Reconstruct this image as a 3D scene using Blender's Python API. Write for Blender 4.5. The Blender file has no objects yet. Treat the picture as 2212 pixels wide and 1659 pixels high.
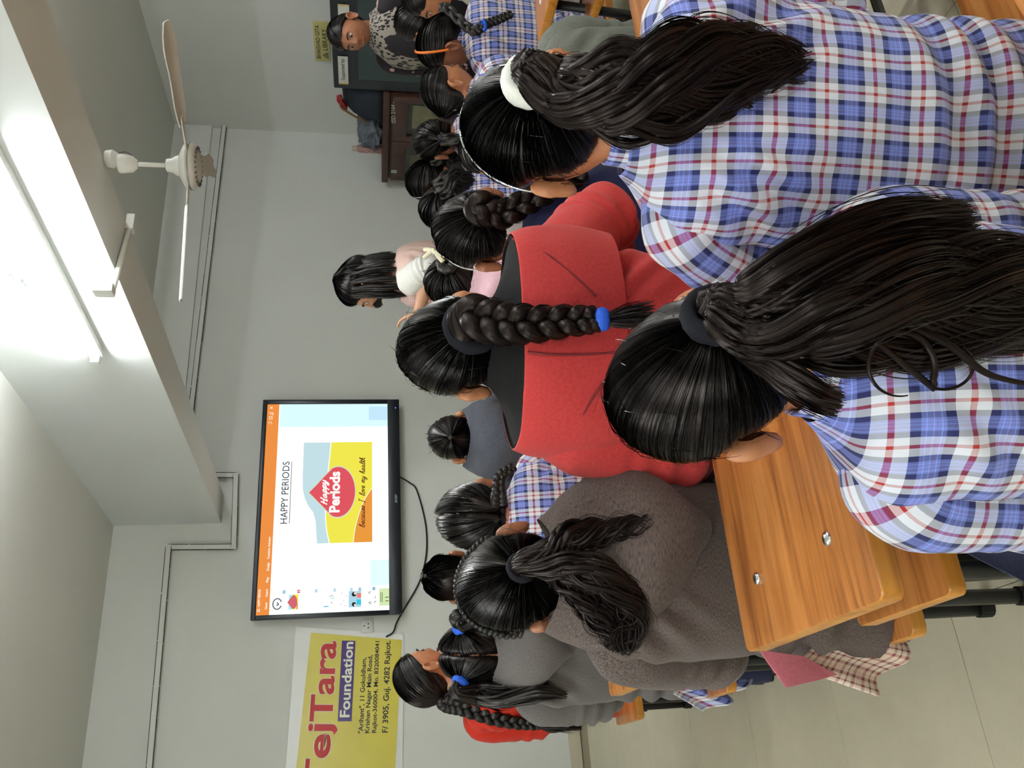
import bpy, math, random
import numpy as np
from mathutils import Vector, Matrix
random.seed(7); RNG = np.random.default_rng(11)
SC = bpy.context.scene
COL = SC.collection
# ------------------------------------------------------------------ camera
YAW, PITCH, FPX = math.radians(25.6), math.radians(9.4), 1850.0
cam_d = bpy.data.cameras.new('camera'); cam = bpy.data.objects.new('camera', cam_d); COL.objects.link(cam)
cam_d.sensor_fit = 'HORIZONTAL'; cam_d.sensor_width = 36.0; cam_d.lens = FPX / 2212 * 36.0
cam_d.clip_start = 0.02; cam_d.clip_end = 60
_fh = Vector((math.sin(YAW), math.cos(YAW), 0)); _r = Vector((math.cos(YAW), -math.sin(YAW), 0)); _z = Vector((0, 0, 1))
_f = math.cos(PITCH) * _fh - math.sin(PITCH) * _z
_u = math.sin(PITCH) * _fh + math.cos(PITCH) * _z
# the phone was held on its side: image right is the room's down, image top is the room's right
cx, cy, cz = -_u, _r, -_f
cam.matrix_world = Matrix(((cx.x, cy.x, cz.x, 0), (cx.y, cy.y, cz.y, 0), (cx.z, cy.z, cz.z, 1.30), (0, 0, 0, 1)))
SC.camera = cam
# ------------------------------------------------------------------ world, exposure
wd = bpy.data.worlds.new('world'); SC.world = wd; wd.use_nodes = True
wd.node_tree.nodes['Background'].inputs[0].default_value = (0.75, 0.8, 0.85, 1)
wd.node_tree.nodes['Background'].inputs[1].default_value = 0.3
SC.view_settings.view_transform = 'Standard'; SC.view_settings.look = 'None'
SC.view_settings.gamma = 1.0; SC.view_settings.use_curve_mapping = False
SC.view_settings.exposure = 1.15
TUBE_POWER = 75.0
# ------------------------------------------------------------------ helpers
def srgb(r, g, b):
    f = lambda c: (c / 255) / 12.92 if c / 255 <= 0.04045 else (((c / 255) + 0.055) / 1.055) ** 2.4
    return (f(r), f(g), f(b), 1.0)
MATS = {}
class NT:
    """small node-tree builder"""
    def __init__(s, name):
        s.m = bpy.data.materials.new(name); s.m.use_nodes = True
        s.t = s.m.node_tree; s.p = s.t.nodes['Principled BSDF']; s.out = s.t.nodes['Material Output']
    def n(s, kind, **kw):
        nd = s.t.nodes.new(kind)
        for k, v in kw.items():
            if k.startswith('i_'):
                nd.inputs[k[2:].replace('_', ' ')].default_value = v
            else: setattr(nd, k, v)
        return nd
    def l(s, a, b): s.t.links.new(a, b)
    def set(s, **kw):
        for k, v in kw.items(): s.p.inputs[k.replace('_', ' ')].default_value = v
    def ramp(s, stops, interp='LINEAR'):
        r = s.n('ShaderNodeValToRGB'); e = r.color_ramp; e.interpolation = interp
        while len(e.elements) < len(stops): e.elements.new(0.5)
        for el, (p, c) in zip(e.elements, stops): el.position = p; el.color = c
        return r
    def bump(s, h, strength, dist=0.01):
        b = s.n('ShaderNodeBump'); b.inputs['Strength'].default_value = strength; b.inputs['Distance'].default_value = dist
        s.l(h, b.inputs['Height']); s.l(b.outputs[0], s.p.inputs['Normal']); return b
def mat(name, col, rough=0.6, metal=0.0, var=0.0, vscale=8.0, bump=0.0, bscale=60.0, spec=None, coat=0.0):
    if name in MATS: return MATS[name]
    k = NT(name); k.set(Base_Color=col, Roughness=rough, Metallic=metal)
    if spec is not None: k.p.inputs['Specular IOR Level'].default_value = spec
    if coat: k.p.inputs['Coat Weight'].default_value = coat
    tc = k.n('ShaderNodeTexCoord') if (var or bump) else None
    if var:
        nz = k.n('ShaderNodeTexNoise', i_Scale=vscale, i_Detail=4.0); k.l(tc.outputs['Object'], nz.inputs['Vector'])
        d = tuple(c * (1 - var) for c in col[:3]) + (1,); u = tuple(min(1, c * (1 + var)) for c in col[:3]) + (1,)
        r = k.ramp([(0.3, d), (0.7, u)]); k.l(nz.outputs[0], r.inputs[0]); k.l(r.outputs[0], k.p.inputs['Base Color'])
    if bump:
        nb = k.n('ShaderNodeTexNoise', i_Scale=bscale, i_Detail=5.0); k.l(tc.outputs['Object'], nb.inputs['Vector'])
        k.bump(nb.outputs[0], bump, 0.004)
    MATS[name] = k.m; return k.m
def emat(name, col, strength):
    if name in MATS: return MATS[name]
    k = NT(name); k.set(Base_Color=(0, 0, 0, 1), Roughness=0.4)
    k.p.inputs['Specular IOR Level'].default_value = 0.1
    k.p.inputs['Emission Color'].default_value = col; k.p.inputs['Emission Strength'].default_value = strength
    MATS[name] = k.m; return k.m
def link(name, me, m=None, parent=None):
    o = bpy.data.objects.new(name, me); COL.objects.link(o)
    if m is not None and not me.materials: me.materials.append(m)
    if parent is not None: o.parent = parent
    return o
def tag(o, label=None, cat=None, group=None, kind=None):
    if label: o['label'] = label
    if cat: o['category'] = cat
    if group: o['group'] = group
    if kind: o['kind'] = kind
    return o
def empty(name, loc=(0, 0, 0), rz=0.0):
    o = bpy.data.objects.new(name, None); COL.objects.link(o); o.location = loc; o.rotation_euler = (0, 0, rz); o.empty_display_size = 0.05
    return o
class MB:
    """collects quads / tris with uv into one mesh"""
    def __init__(s): s.v = []; s.f = []; s.uv = []; s.n = 0
    def add(s, v, f, uv=None):
        v = np.asarray(v, float).reshape(-1, 3); s.v.append(v)
        for q in f: s.f.append(tuple(int(i) + s.n for i in q))
        s.uv.append(np.zeros((len(v), 2)) if uv is None else np.asarray(uv, float)); s.n += len(v)
        return s
    def grid(s, G, UV=None, wrap_u=False, wrap_v=False, caps=False, flip=False):
        """G[i,j,3]; i along, j around (wrap_u closes j)"""
        M, N = G.shape[:2]; b = s.n; idx = b + np.arange(M * N).reshape(M, N)
        s.v.append(G.reshape(-1, 3)); s.uv.append(np.zeros((M * N, 2)) if UV is None else UV.reshape(-1, 2)); s.n += M * N
        a = idx if not wrap_u else np.concatenate([idx, idx[:, :1]], 1)
        if wrap_v: a = np.concatenate([a, a[:1]], 0)
        q = np.stack([a[:-1, :-1], a[:-1, 1:], a[1:, 1:], a[1:, :-1]], -1).reshape(-1, 4)
        if flip: q = q[:, ::-1]
        s.f.extend(map(tuple, q.tolist()))
        if caps:
            s.f.append(tuple(idx[0, ::-1].tolist()) if not flip else tuple(idx[0].tolist()))
            s.f.append(tuple(idx[-1].tolist()) if not flip else tuple(idx[-1, ::-1].tolist()))
        return s
    def box(s, c, d, rot=None):
        x, y, z = [k / 2 for k in d]
        v = np.array([(-x, -y, -z), (x, -y, -z), (x, y, -z), (-x, y, -z), (-x, -y, z), (x, -y, z), (x, y, z), (-x, y, z)])
        if rot is not None: v = v @ np.array(rot).T
        return s.add(v + np.array(c), [(0, 3, 2, 1), (4, 5, 6, 7), (0, 1, 5, 4), (1, 2, 6, 5), (2, 3, 7, 6), (3, 0, 4, 7)])
    def tube(s, pts, r, n=10, caps=True):
        G, UV = tube_grid(np.asarray(pts, float), r, n); return s.grid(G, UV, wrap_u=True, caps=caps)
    def mesh(s, name, smooth=False, autos=None):
        me = bpy.data.meshes.new(name); v = np.concatenate(s.v) if s.v else np.zeros((0, 3))
        me.from_pydata(v.tolist(), [], s.f)
        uv = np.concatenate(s.uv)
        if np.any(uv):
            ul = me.uv_layers.new(name='UVMap'); li = np.empty(len(me.loops), np.int32); me.loops.foreach_get('vertex_index', li)
            ul.data.foreach_set('uv', uv[li].astype(np.float32).ravel())
        if smooth or autos is not None: me.polygons.foreach_set('use_smooth', np.ones(len(me.polygons), bool))
        if autos is not None:
            try: me.set_sharp_from_angle(angle=math.radians(autos))
            except Exception: pass
        me.update(); return me
    def build(s, name, m=None, parent=None, smooth=False, autos=None):
        return link(name, s.mesh(name, smooth, autos), m, parent)
def frames(P):
    """tangent / normal / binormal along a polyline, rotation minimising"""
    T = np.gradient(P, axis=0); T /= np.linalg.norm(T, axis=1, keepdims=True) + 1e-12
    a = np.array([1.0, 0, 0]) if abs(T[0, 0]) < 0.8 else np.array([0, 1.0, 0])
    Nn = np.zeros_like(P); v = a - T[0] * (a @ T[0]); Nn[0] = v / np.linalg.norm(v)
    for i in range(1, len(P)):
        v = Nn[i - 1] - T[i] * (Nn[i - 1] @ T[i]); Nn[i] = v / (np.linalg.norm(v) + 1e-12)
    return T, Nn, np.cross(T, Nn)
def tube_grid(P, r, n):
    T, A, B = frames(P); r = np.broadcast_to(np.asarray(r, float), (len(P),)); th = np.arange(n) * 2 * math.pi / n
    G = P[:, None, :] + r[:, None, None] * (np.cos(th)[None, :, None] * A[:, None, :] + np.sin(th)[None, :, None] * B[:, None, :])
    L = np.concatenate([[0], np.cumsum(np.linalg.norm(np.diff(P, axis=0), axis=1))])
    UV = np.stack(np.broadcast_arrays((th / (2 * math.pi) * 2 * math.pi * r.mean())[None, :], L[:, None]), -1)
    return G, UV
def spline(pts, n, extra=None):
    """Catmull-Rom through pts -> n samples"""
    P = np.asarray(pts, float); m = len(P)
    Q = np.vstack([2 * P[0] - P[1], P, 2 * P[-1] - P[-2]]); t = np.linspace(0, m - 1 - 1e-9, n); k = t.astype(int); u = (t - k)[:, None]
    a, b, c, d = Q[k], Q[k + 1], Q[k + 2], Q[k + 3]
    return 0.5 * (2 * b + (c - a) * u + (2 * a - 5 * b + 4 * c - d) * u ** 2 + (-a + 3 * b - 3 * c + d) * u ** 3)
def interp(x, xs, ys):
    """smooth monotone-ish interpolation on arrays"""
    x = np.asarray(x, float); xs = np.asarray(xs, float); ys = np.asarray(ys, float)
    k = np.clip(np.searchsorted(xs, x) - 1, 0, len(xs) - 2); t = np.clip((x - xs[k]) / (xs[k + 1] - xs[k]), 0, 1)
    d = np.gradient(ys, xs); h = xs[k + 1] - xs[k]
    return (2*t**3-3*t**2+1)*ys[k] + (t**3-2*t**2+t)*h*d[k] + (-2*t**3+3*t**2)*ys[k+1] + (t**3-t**2)*h*d[k+1]
_PERM = np.random.default_rng(3).permutation(512)
_GR = np.random.default_rng(4).normal(size=(512, 3)); _GR /= np.linalg.norm(_GR, axis=1, keepdims=True)
def noise3(P):
    P = np.asarray(P, float); sh = P.shape[:-1]; P = P.reshape(-1, 3); I = np.floor(P).astype(int); F = P - I; S = F * F * (3 - 2 * F)
    def g(dx, dy, dz):
        h = _PERM[(_PERM[(_PERM[(I[:, 0] + dx) & 511] + I[:, 1] + dy) & 511] + I[:, 2] + dz) & 511]
        return ((F - (dx, dy, dz)) * _GR[h]).sum(1)
    x0 = g(0,0,0)*(1-S[:,0])+g(1,0,0)*S[:,0]; x1 = g(0,1,0)*(1-S[:,0])+g(1,1,0)*S[:,0]
    x2 = g(0,0,1)*(1-S[:,0])+g(1,0,1)*S[:,0]; x3 = g(0,1,1)*(1-S[:,0])+g(1,1,1)*S[:,0]
    y0 = x0*(1-S[:,1])+x1*S[:,1]; y1 = x2*(1-S[:,1])+x3*S[:,1]
    return (y0*(1-S[:,2])+y1*S[:,2]).reshape(sh) * 1.6
def bevel_box(d, b, seg=2):
    """box mesh data with rounded edges via bmesh"""
    import bmesh
    bm = bmesh.new(); bmesh.ops.create_cube(bm, size=1.0); bmesh.ops.scale(bm, vec=d, verts=bm.verts)
    bmesh.ops.bevel(bm, geom=list(bm.edges), offset=b, segments=seg, affect='EDGES', profile=0.5)
    me = bpy.data.meshes.new('rounded_box'); bm.to_mesh(me); bm.free(); me.polygons.foreach_set('use_smooth', np.ones(len(me.polygons), bool))
    try: me.set_sharp_from_angle(angle=math.radians(40))
    except Exception: pass
    return me
def rbox(name, c, d, b, m, parent=None, seg=2, rz=0.0):
    o = link(name, bevel_box(d, b, seg), m, parent); o.location = c; o.rotation_euler.z = rz; return o
def text_data(body, bold=0.0, shear=0.0, spacing=1.0):
    cu = bpy.data.curves.new('lettering', 'FONT'); cu.body = body; cu.offset = bold; cu.shear = shear; cu.space_character = spacing
    cu.resolution_u = 4; o = bpy.data.objects.new('lettering_tmp', cu); COL.objects.link(o)
    dg = bpy.context.evaluated_depsgraph_get(); me = bpy.data.meshes.new_from_object(o.evaluated_get(dg))
    bpy.data.objects.remove(o); bpy.data.curves.remove(cu)
    v = np.empty(len(me.vertices) * 3); me.vertices.foreach_get('co', v); v = v.reshape(-1, 3)
    f = [tuple(p.vertices) for p in me.polygons]; bpy.data.meshes.remove(me)
    return v, f
def lettering(body, o, ex, ez, m, parent, bold=0.0, shear=0.0, spacing=1.0, nrm=(0, -1, 0), lift=0.0006, name='lettering'):
    """text fitted into the parallelogram o + a*ex + b*ez (a, b in 0..1), printed flat on its sheet"""
    v, f = text_data(body, bold, shear, spacing)
    lo, hi = v.min(0), v.max(0); a = (v[:, 0] - lo[0]) / (hi[0] - lo[0]); b = (v[:, 1] - lo[1]) / (hi[1] - lo[1])
    P = np.array(o)[None] + a[:, None] * np.array(ex)[None] + b[:, None] * np.array(ez)[None] + np.array(nrm)[None] * lift
    return MB().add(P, f).build(name, m, parent)
def flat(name, pts2, o, ex, ez, m, parent, nrm=(0, -1, 0), lift=0.0005):
    """flat printed patch; pts2 in unit coordinates of the sheet"""
    p = np.asarray(pts2, float); P = np.array(o)[None] + p[:, :1] * np.array(ex)[None] + p[:, 1:] * np.array(ez)[None] + np.array(nrm)[None] * lift
    return MB().add(P, [tuple(range(len(p)))]).build(name, m, parent)
def stroke(name, lines, wpx, o, ex, ez, m, parent, nrm=(0, -1, 0), lift=0.0007):
    """pen strokes (polylines in unit sheet coordinates) of width wpx metres, lying flat"""
    mb = MB(); nrm = np.array(nrm, float)
    for ln in lines:
        p = np.asarray(ln, float); q = spline(p, max(8, len(p) * 5)) if len(p) > 2 else p
        P = np.array(o)[None] + q[:, :1] * np.array(ex)[None] + q[:, 1:] * np.array(ez)[None] + nrm * lift
        T = np.gradient(P, axis=0); S = np.cross(T, nrm); S /= np.linalg.norm(S, axis=1, keepdims=True) + 1e-12
        mb.grid(np.stack([P - S * wpx / 2, P + S * wpx / 2], 1))
    return mb.build(name, m, parent)
# ------------------------------------------------------------------ setting materials
def wall_mat(name, c, amt=0.03):
    k = NT(name); tc = k.n('ShaderNodeTexCoord')
    n1 = k.n('ShaderNodeTexNoise', i_Scale=1.3, i_Detail=6.0, i_Roughness=0.6); k.l(tc.outputs['Object'], n1.inputs['Vector'])
    r = k.ramp([(0.3, tuple(x * (1 - amt) for x in c[:3]) + (1,)), (0.7, tuple(min(1, x * (1 + amt)) for x in c[:3]) + (1,))])
    k.l(n1.outputs[0], r.inputs[0]); k.l(r.outputs[0], k.p.inputs['Base Color']); k.set(Roughness=0.55)
    n2 = k.n('ShaderNodeTexNoise', i_Scale=90.0, i_Detail=3.0); k.l(tc.outputs['Object'], n2.inputs['Vector']); k.bump(n2.outputs[0], 0.06, 0.003)
    MATS[name] = k.m; return k.m
M_WALL = wall_mat('wall_paint', srgb(214, 215, 209)); M_CEIL = wall_mat('ceiling_paint', srgb(212, 213, 206)); M_BEAM = wall_mat('beam_paint', srgb(212, 215, 212), 0.02)
def tile_mat():
    k = NT('floor_tile'); tc = k.n('ShaderNodeTexCoord'); oi = k.n('ShaderNodeObjectInfo')
    n1 = k.n('ShaderNodeTexNoise', i_Scale=4.0, i_Detail=8.0, i_Roughness=0.7)
    ad = k.n('ShaderNodeVectorMath', operation='ADD'); k.l(tc.outputs['Object'], ad.inputs[0]); k.l(oi.outputs['Location'], ad.inputs[1]); k.l(ad.outputs[0], n1.inputs['Vector'])
    r = k.ramp([(0.3, srgb(190, 182, 158)), (0.7, srgb(202, 194, 170))]); k.l(n1.outputs[0], r.inputs[0]); k.l(r.outputs[0], k.p.inputs['Base Color'])
    k.set(Roughness=0.34); return k.m
M_TILE = tile_mat(); M_GROUT = mat('grout', srgb(150, 141, 118), 0.9)
M_BLACK = mat('black_powder_coat', srgb(22, 24, 26), 0.38, bump=0.05, bscale=300)
M_CHROME = mat('bolt_chrome', srgb(215, 218, 220), 0.18, 1.0)
M_RUBBER = mat('black_rubber', srgb(18, 18, 18), 0.8)
def wood_mat(name, c1, c2, c3, axis='x', scale=1.0, rough=0.3):
    k = NT(name); tc = k.n('ShaderNodeTexCoord'); oi = k.n('ShaderNodeObjectInfo')
    mp = k.n('ShaderNodeMapping'); mp.inputs['Scale'].default_value = (1.2 * scale, 26 * scale, 26 * scale) if axis == 'x' else (26 * scale, 1.2 * scale, 26 * scale)
    sc = k.n('ShaderNodeVectorMath', operation='SCALE'); sc.inputs['Scale'].default_value = 7.3; k.l(oi.outputs['Location'], sc.inputs[0])
    ad = k.n('ShaderNodeVectorMath', operation='ADD'); k.l(tc.outputs['Object'], ad.inputs[0]); k.l(sc.outputs[0], ad.inputs[1]); k.l(ad.outputs[0], mp.inputs['Vector'])
    n1 = k.n('ShaderNodeTexNoise', i_Scale=1.0, i_Detail=5.0, i_Roughness=0.62, i_Distortion=0.6); k.l(mp.outputs[0], n1.inputs['Vector'])
    n2 = k.n('ShaderNodeTexNoise', i_Scale=4.5, i_Detail=3.0); k.l(mp.outputs[0], n2.inputs['Vector'])
    mx = k.n('ShaderNodeMix', data_type='FLOAT'); mx.inputs[0].default_value = 0.35; k.l(n1.outputs[0], mx.inputs[2]); k.l(n2.outputs[0], mx.inputs[3])
    r = k.ramp([(0.36, c1), (0.5, c2), (0.64, c3)]); k.l(mx.outputs[0], r.inputs[0]); k.l(r.outputs[0], k.p.inputs['Base Color'])
    k.set(Roughness=rough); k.bump(mx.outputs[0], 0.06, 0.002); return k.m
M_WOOD = wood_mat('teak_laminate', srgb(126, 72, 32), srgb(172, 108, 52), srgb(192, 130, 72))
M_WEDGE = wood_mat('teak_edge', srgb(160, 100, 30), srgb(188, 124, 42), srgb(200, 138, 54))
M_DARKWOOD = wood_mat('dark_cabinet_wood', srgb(52, 30, 22), srgb(66, 38, 28), srgb(78, 48, 36), rough=0.45)
# ------------------------------------------------------------------ room shell
WY, RX, LX, BY = 5.68, 5.04, -1.5, -2.4
ZC = 2.93
def struct(name, o): o['kind'] = 'structure'; return o
floor = struct('floor', MB().box(((LX + RX) / 2, (BY + WY) / 2, -0.03), (RX - LX, WY - BY, 0.05)).build('floor', M_GROUT))
tile_me = bevel_box((0.6076, 0.6076, 0.012), 0.0006, 1); tile_me.materials.append(M_TILE)
tx0, ty0, TS = -0.300 - 0.609 * 1.5 - 0.0, 2.419 + 0.609 * 0.5, 0.609
for i in range(-1, 11):
    for j in range(-8, 6):
        X, Yy = tx0 + i * TS, ty0 + j * TS
        if X - TS / 2 < LX - 0.35 or X + TS / 2 > RX + 0.35 or Yy - TS / 2 < BY - 0.35 or Yy + TS / 2 > WY + 0.35: continue
        t = link('floor_tile', tile_me, None, floor); t.location = (X, Yy, -0.006)
struct('wall_front', MB().box(((LX + RX) / 2, WY + 0.06, ZC / 2), (RX - LX + 0.4, 0.12, ZC + 0.2)).build('wall_front', M_WALL))
struct('wall_right', MB().box((RX + 0.06, (BY + WY) / 2, ZC / 2), (0.12, WY - BY + 0.2, ZC + 0.2)).build('wall_right', M_WALL))
struct('wall_left', MB().box((LX - 0.06, (BY + WY) / 2, ZC / 2), (0.12, WY - BY + 0.2, ZC + 0.2)).build('wall_left', M_WALL))
struct('wall_back', MB().box(((LX + RX) / 2, BY - 0.06, ZC / 2), (RX - LX + 0.4, 0.12, ZC + 0.2)).build('wall_back', M_WALL))
struct('ceiling', MB().box((0.2, (BY + WY) / 2, ZC + 0.05), (3.9, WY - BY + 0.2, 0.1)).box((3.6, (BY + WY) / 2, 2.86 + 0.085), (3.1, WY - BY + 0.2, 0.17)).build('ceiling', M_CEIL))
for nm, x0, x1 in (('baseboard_front', LX, RX),):
    bb = struct(nm, MB().box(((x0 + x1) / 2, WY - 0.004, 0.03), (x1 - x0, 0.006, 0.06)).build(nm, M_GROUT))
    n = int((x1 - x0) / 0.609)
    sk = bevel_box((0.606, 0.012, 0.076), 0.002, 1); sk.materials.append(M_TILE)
    for i in range(n + 1):
        t = link('skirting_tile', sk, None, bb); t.location = (min(x0 + 0.305 + i * 0.609, x1 - 0.303), WY - 0.008, 0.038)
bb = struct('baseboard_right', MB().box((RX - 0.004, (BY + WY) / 2, 0.03), (0.006, WY - BY, 0.06)).build('baseboard_right', M_TILE))
# ceiling beam: runs from the front wall back over the class, slightly out of square
BZ = 2.265
def beam_l(y): return 1.708 + 0.070 * (WY - y)
def beam_r(y): return 1.905 + 0.094 * (WY - y)
v = []
for y in (WY + 0.02, BY - 0.02):
    v += [(beam_l(y), y, BZ), (beam_r(y), y, BZ), (beam_r(y), y, ZC + 0.05), (beam_l(y), y, ZC + 0.05)]
beam = MB().add(v, [(0, 1, 2, 3), (7, 6, 5, 4), (0, 4, 5, 1), (1, 5, 6, 2), (2, 6, 7, 3), (3, 7, 4, 0)]).build('ceiling_beam', M_BEAM)
beam['kind'] = 'structure'
# a shallow plaster band along the top of the front wall in both bays
band = MB().box((3.62, WY - 0.012, 2.72), (2.84, 0.03, 0.30)).build('trim_1', M_WALL); band['kind'] = 'structure'
# ------------------------------------------------------------------ desks and benches
desk_top_me = bevel_box((1.60, 0.376, 0.030), 0.010, 3)
def slab_mesh(L, D, T, rc, name):
    """rounded-corner plank: top/bottom face material 0, rim material 1"""
    import bmesh
    n = 6; out = []
    for (sx, sy, a0) in ((1, 1, 0), (-1, 1, 90), (-1, -1, 180), (1, -1, 270)):
        for k in range(n + 1):
            a = math.radians(a0 + 90 * k / n); out.append((sx * (L / 2 - rc) + rc * math.cos(a), sy * (D / 2 - rc) + rc * math.sin(a)))
    m = len(out); e = 0.003; rings = []
    for inset, z in ((e, -T / 2), (0, -T / 2 + e), (0, T / 2 - e), (e * 0.4, T / 2 - e * 0.3), (e * 1.6, T / 2)):
        rings.append([(x * (1 - inset / (L / 2)), y * (1 - inset / (D / 2)), z) for x, y in out])
    mb = MB(); G = np.array(rings); mb.grid(G, None, wrap_u=True, caps=True)
    me = mb.mesh(name, autos=35)
    me.materials.append(M_WOOD); me.materials.append(M_WEDGE)
    mi = [1 if abs(p.normal.z) < 0.85 else 0 for p in me.polygons]; me.polygons.foreach_set('material_index', mi); return me
SL_TOP = slab_mesh(1.60, 0.378, 0.030, 0.013, 'desk_top'); SL_SHELF = slab_mesh(1.56, 0.222, 0.026, 0.010, 'shelf'); SL_SEAT = slab_mesh(1.60, 0.265, 0.028, 0.014, 'seat')
bolt_me = None
def bolt_mesh():
    th = np.linspace(0, 2 * math.pi, 14, endpoint=False); G = []
    for r, z in ((0.0095, 0), (0.0095, 0.0012), (0.008, 0.0032), (0.0045, 0.0046), (0.001, 0.005)):
        G.append(np.stack([r * np.cos(th), r * np.sin(th), np.full_like(th, z)], 1))
    me = MB().grid(np.array(G), None, wrap_u=True, caps=True).mesh('bolt_cap', smooth=True); me.materials.append(M_CHROME); return me
BOLT = bolt_mesh()
def tubes_mesh(name, paths, r):
    mb = MB()
    for p in paths: mb.tube(p, r, 12)
    me = mb.mesh(name, smooth=True); me.materials.append(M_BLACK); return me
def bent(p, rad=0.03):
    """polyline with rounded corners"""
    p = [np.array(q, float) for q in p]; out = [p[0]]
    for a, b, c in zip(p[:-2], p[1:-1], p[2:]):
        u = (a - b) / np.linalg.norm(a - b); w = (c - b) / np.linalg.norm(c - b)
        for t in np.linspace(0, 1, 5): out.append((1 - t) ** 2 * (b + u * rad) + 2 * t * (1 - t) * b + t ** 2 * (b + w * rad))
    out.append(p[-1]); return np.array(out)
DESK_LEG = tubes_mesh('desk_leg', [bent([(0, -0.15, 0.728), (0, -0.165, 0.02)]), ], 0.0155)
DESK_LEG_F = tubes_mesh('desk_leg_front', [bent([(0, 0.12, 0.728), (0, 0.15, 0.40), (0, 0.15, 0.02)], 0.05)], 0.0155)
DESK_BRACE = tubes_mesh('desk_brace', [bent([(0, -0.158, 0.30), (0, 0.15, 0.34)])], 0.010); SHELF_RAIL = tubes_mesh('shelf_rail', [bent([(0, -0.155, 0.569), (0, 0.13, 0.569)])], 0.010)
DESK_RAIL = tubes_mesh('foot_rail', [np.array([(-0.72, 0.0, 0.0), (0.72, 0.0, 0.0)])], 0.011)
BENCH_LEG = tubes_mesh('bench_leg', [bent([(0, -0.10, 0.425), (0, -0.155, 0.02)])], 0.0155)
BENCH_LEG2 = tubes_mesh('bench_leg_front', [bent([(0, 0.10, 0.425), (0, 0.125, 0.02)])], 0.0155)
FOOT = MB().tube(np.array([(0, 0, 0), (0, 0, 0.03)]), 0.019, 12).mesh('foot_cap', smooth=False); FOOT.materials.append(M_RUBBER)
def desk(loc, label, rz=0.0):
    r = empty('school_desk', loc, rz); tag(r, label, 'desk', 'long school desks')
    t = link('desk_top', SL_TOP, None, r); t.location = (0, 0, 0.742)
    for sx in (-1, 1):
        for yy in (-0.105, 0.105):
            b = link('bolt_cap', BOLT, None, t); b.location = (sx * 0.71, yy, 0.0148)
    s = link('book_shelf', SL_SHELF, None, r); s.location = (0.0, 0.02, 0.592)
    for sx in (-1, 1):
        b = link('bolt_cap', BOLT, None, s); b.location = (sx * 0.70, -0.06, 0.013)
        for me, nm, fy in ((DESK_LEG, 'leg', -0.165), (DESK_LEG_F, 'leg', 0.15)):
            l = link(nm, me, None, r); l.location = (sx * 0.70, 0, 0)
            f = link('foot_cap', FOOT, None, l); f.location = (0, fy, 0.0)
        l = link('brace', DESK_BRACE, None, r); l.location = (sx * 0.70, 0, 0)
        l = link('shelf_rail', SHELF_RAIL, None, r); l.location = (sx * 0.70, 0, 0)
    l = link('foot_rail', DESK_RAIL, None, r); l.location = (0, 0.15, 0.2)
    return r
def bench(loc, label, rz=0.0):
    r = empty('school_bench', loc, rz); tag(r, label, 'bench', 'long school benches')
    t = link('seat', SL_SEAT, None, r); t.location = (0, 0, 0.431)
    for sx in (-1, 1):
        for yy in (-0.08, 0.08):
            b = link('bolt_cap', BOLT, None, t); b.location = (sx * 0.72, yy, 0.0138)
        for me, fy in ((BENCH_LEG, -0.155), (BENCH_LEG2, 0.125)):
            l = link('leg', me, None, r); l.location = (sx * 0.70, 0, 0)
            f = link('foot_cap', FOOT, None, l); f.location = (0, fy, 0.0)
    l = link('rail', DESK_RAIL, None, r); l.location = (0, -0.13, 0.16)
    return r
DX = 0.155 + 0.80
desk((DX + 0.0, 0.295, 0), 'wooden desk in the bottom corner behind the girl with the white hair tie', math.radians(5.5))
desk((DX, 1.047, 0), 'wooden desk with two bolt caps in front of the girl in the nearest plaid shirt')
desk((DX + 0.02, 1.842, 0), 'wooden desk just in front of the red jacket and the brown tweed hoodie')
desk((DX + 0.02, 2.64, 0), 'wooden desk in front of the girl with two blue-tied pigtails')
desk((DX + 0.01, 3.44, 0), 'wooden desk in front of the woman in the red dress')
bench((DX + 0.02, 0.655, 0), 'wooden bench under the two nearest girls in plaid shirts')
bench((DX + 0.02, 1.425, 0), 'wooden bench under the girl in the red jacket')
bench((DX + 0.02, 2.225, 0), 'wooden bench under the girl with two blue-tied pigtails')
bench((DX + 0.02, 3.02, 0), 'wooden bench under the woman in the red dress')
RXD = 2.15 + 0.80
desk((RXD + 0.02, 1.70, 0), 'pale wooden desk behind the girl with the orange hairband', math.radians(-9))
desk((RXD, 2.70, 0), 'wooden desk in front of the girl with the orange hairband')
bench((RXD + 0.05, 2.28, 0), 'wooden bench under the girl with the orange hairband')
bench((RXD, 3.08, 0), 'wooden bench beyond the girl with the orange hairband')
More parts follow.
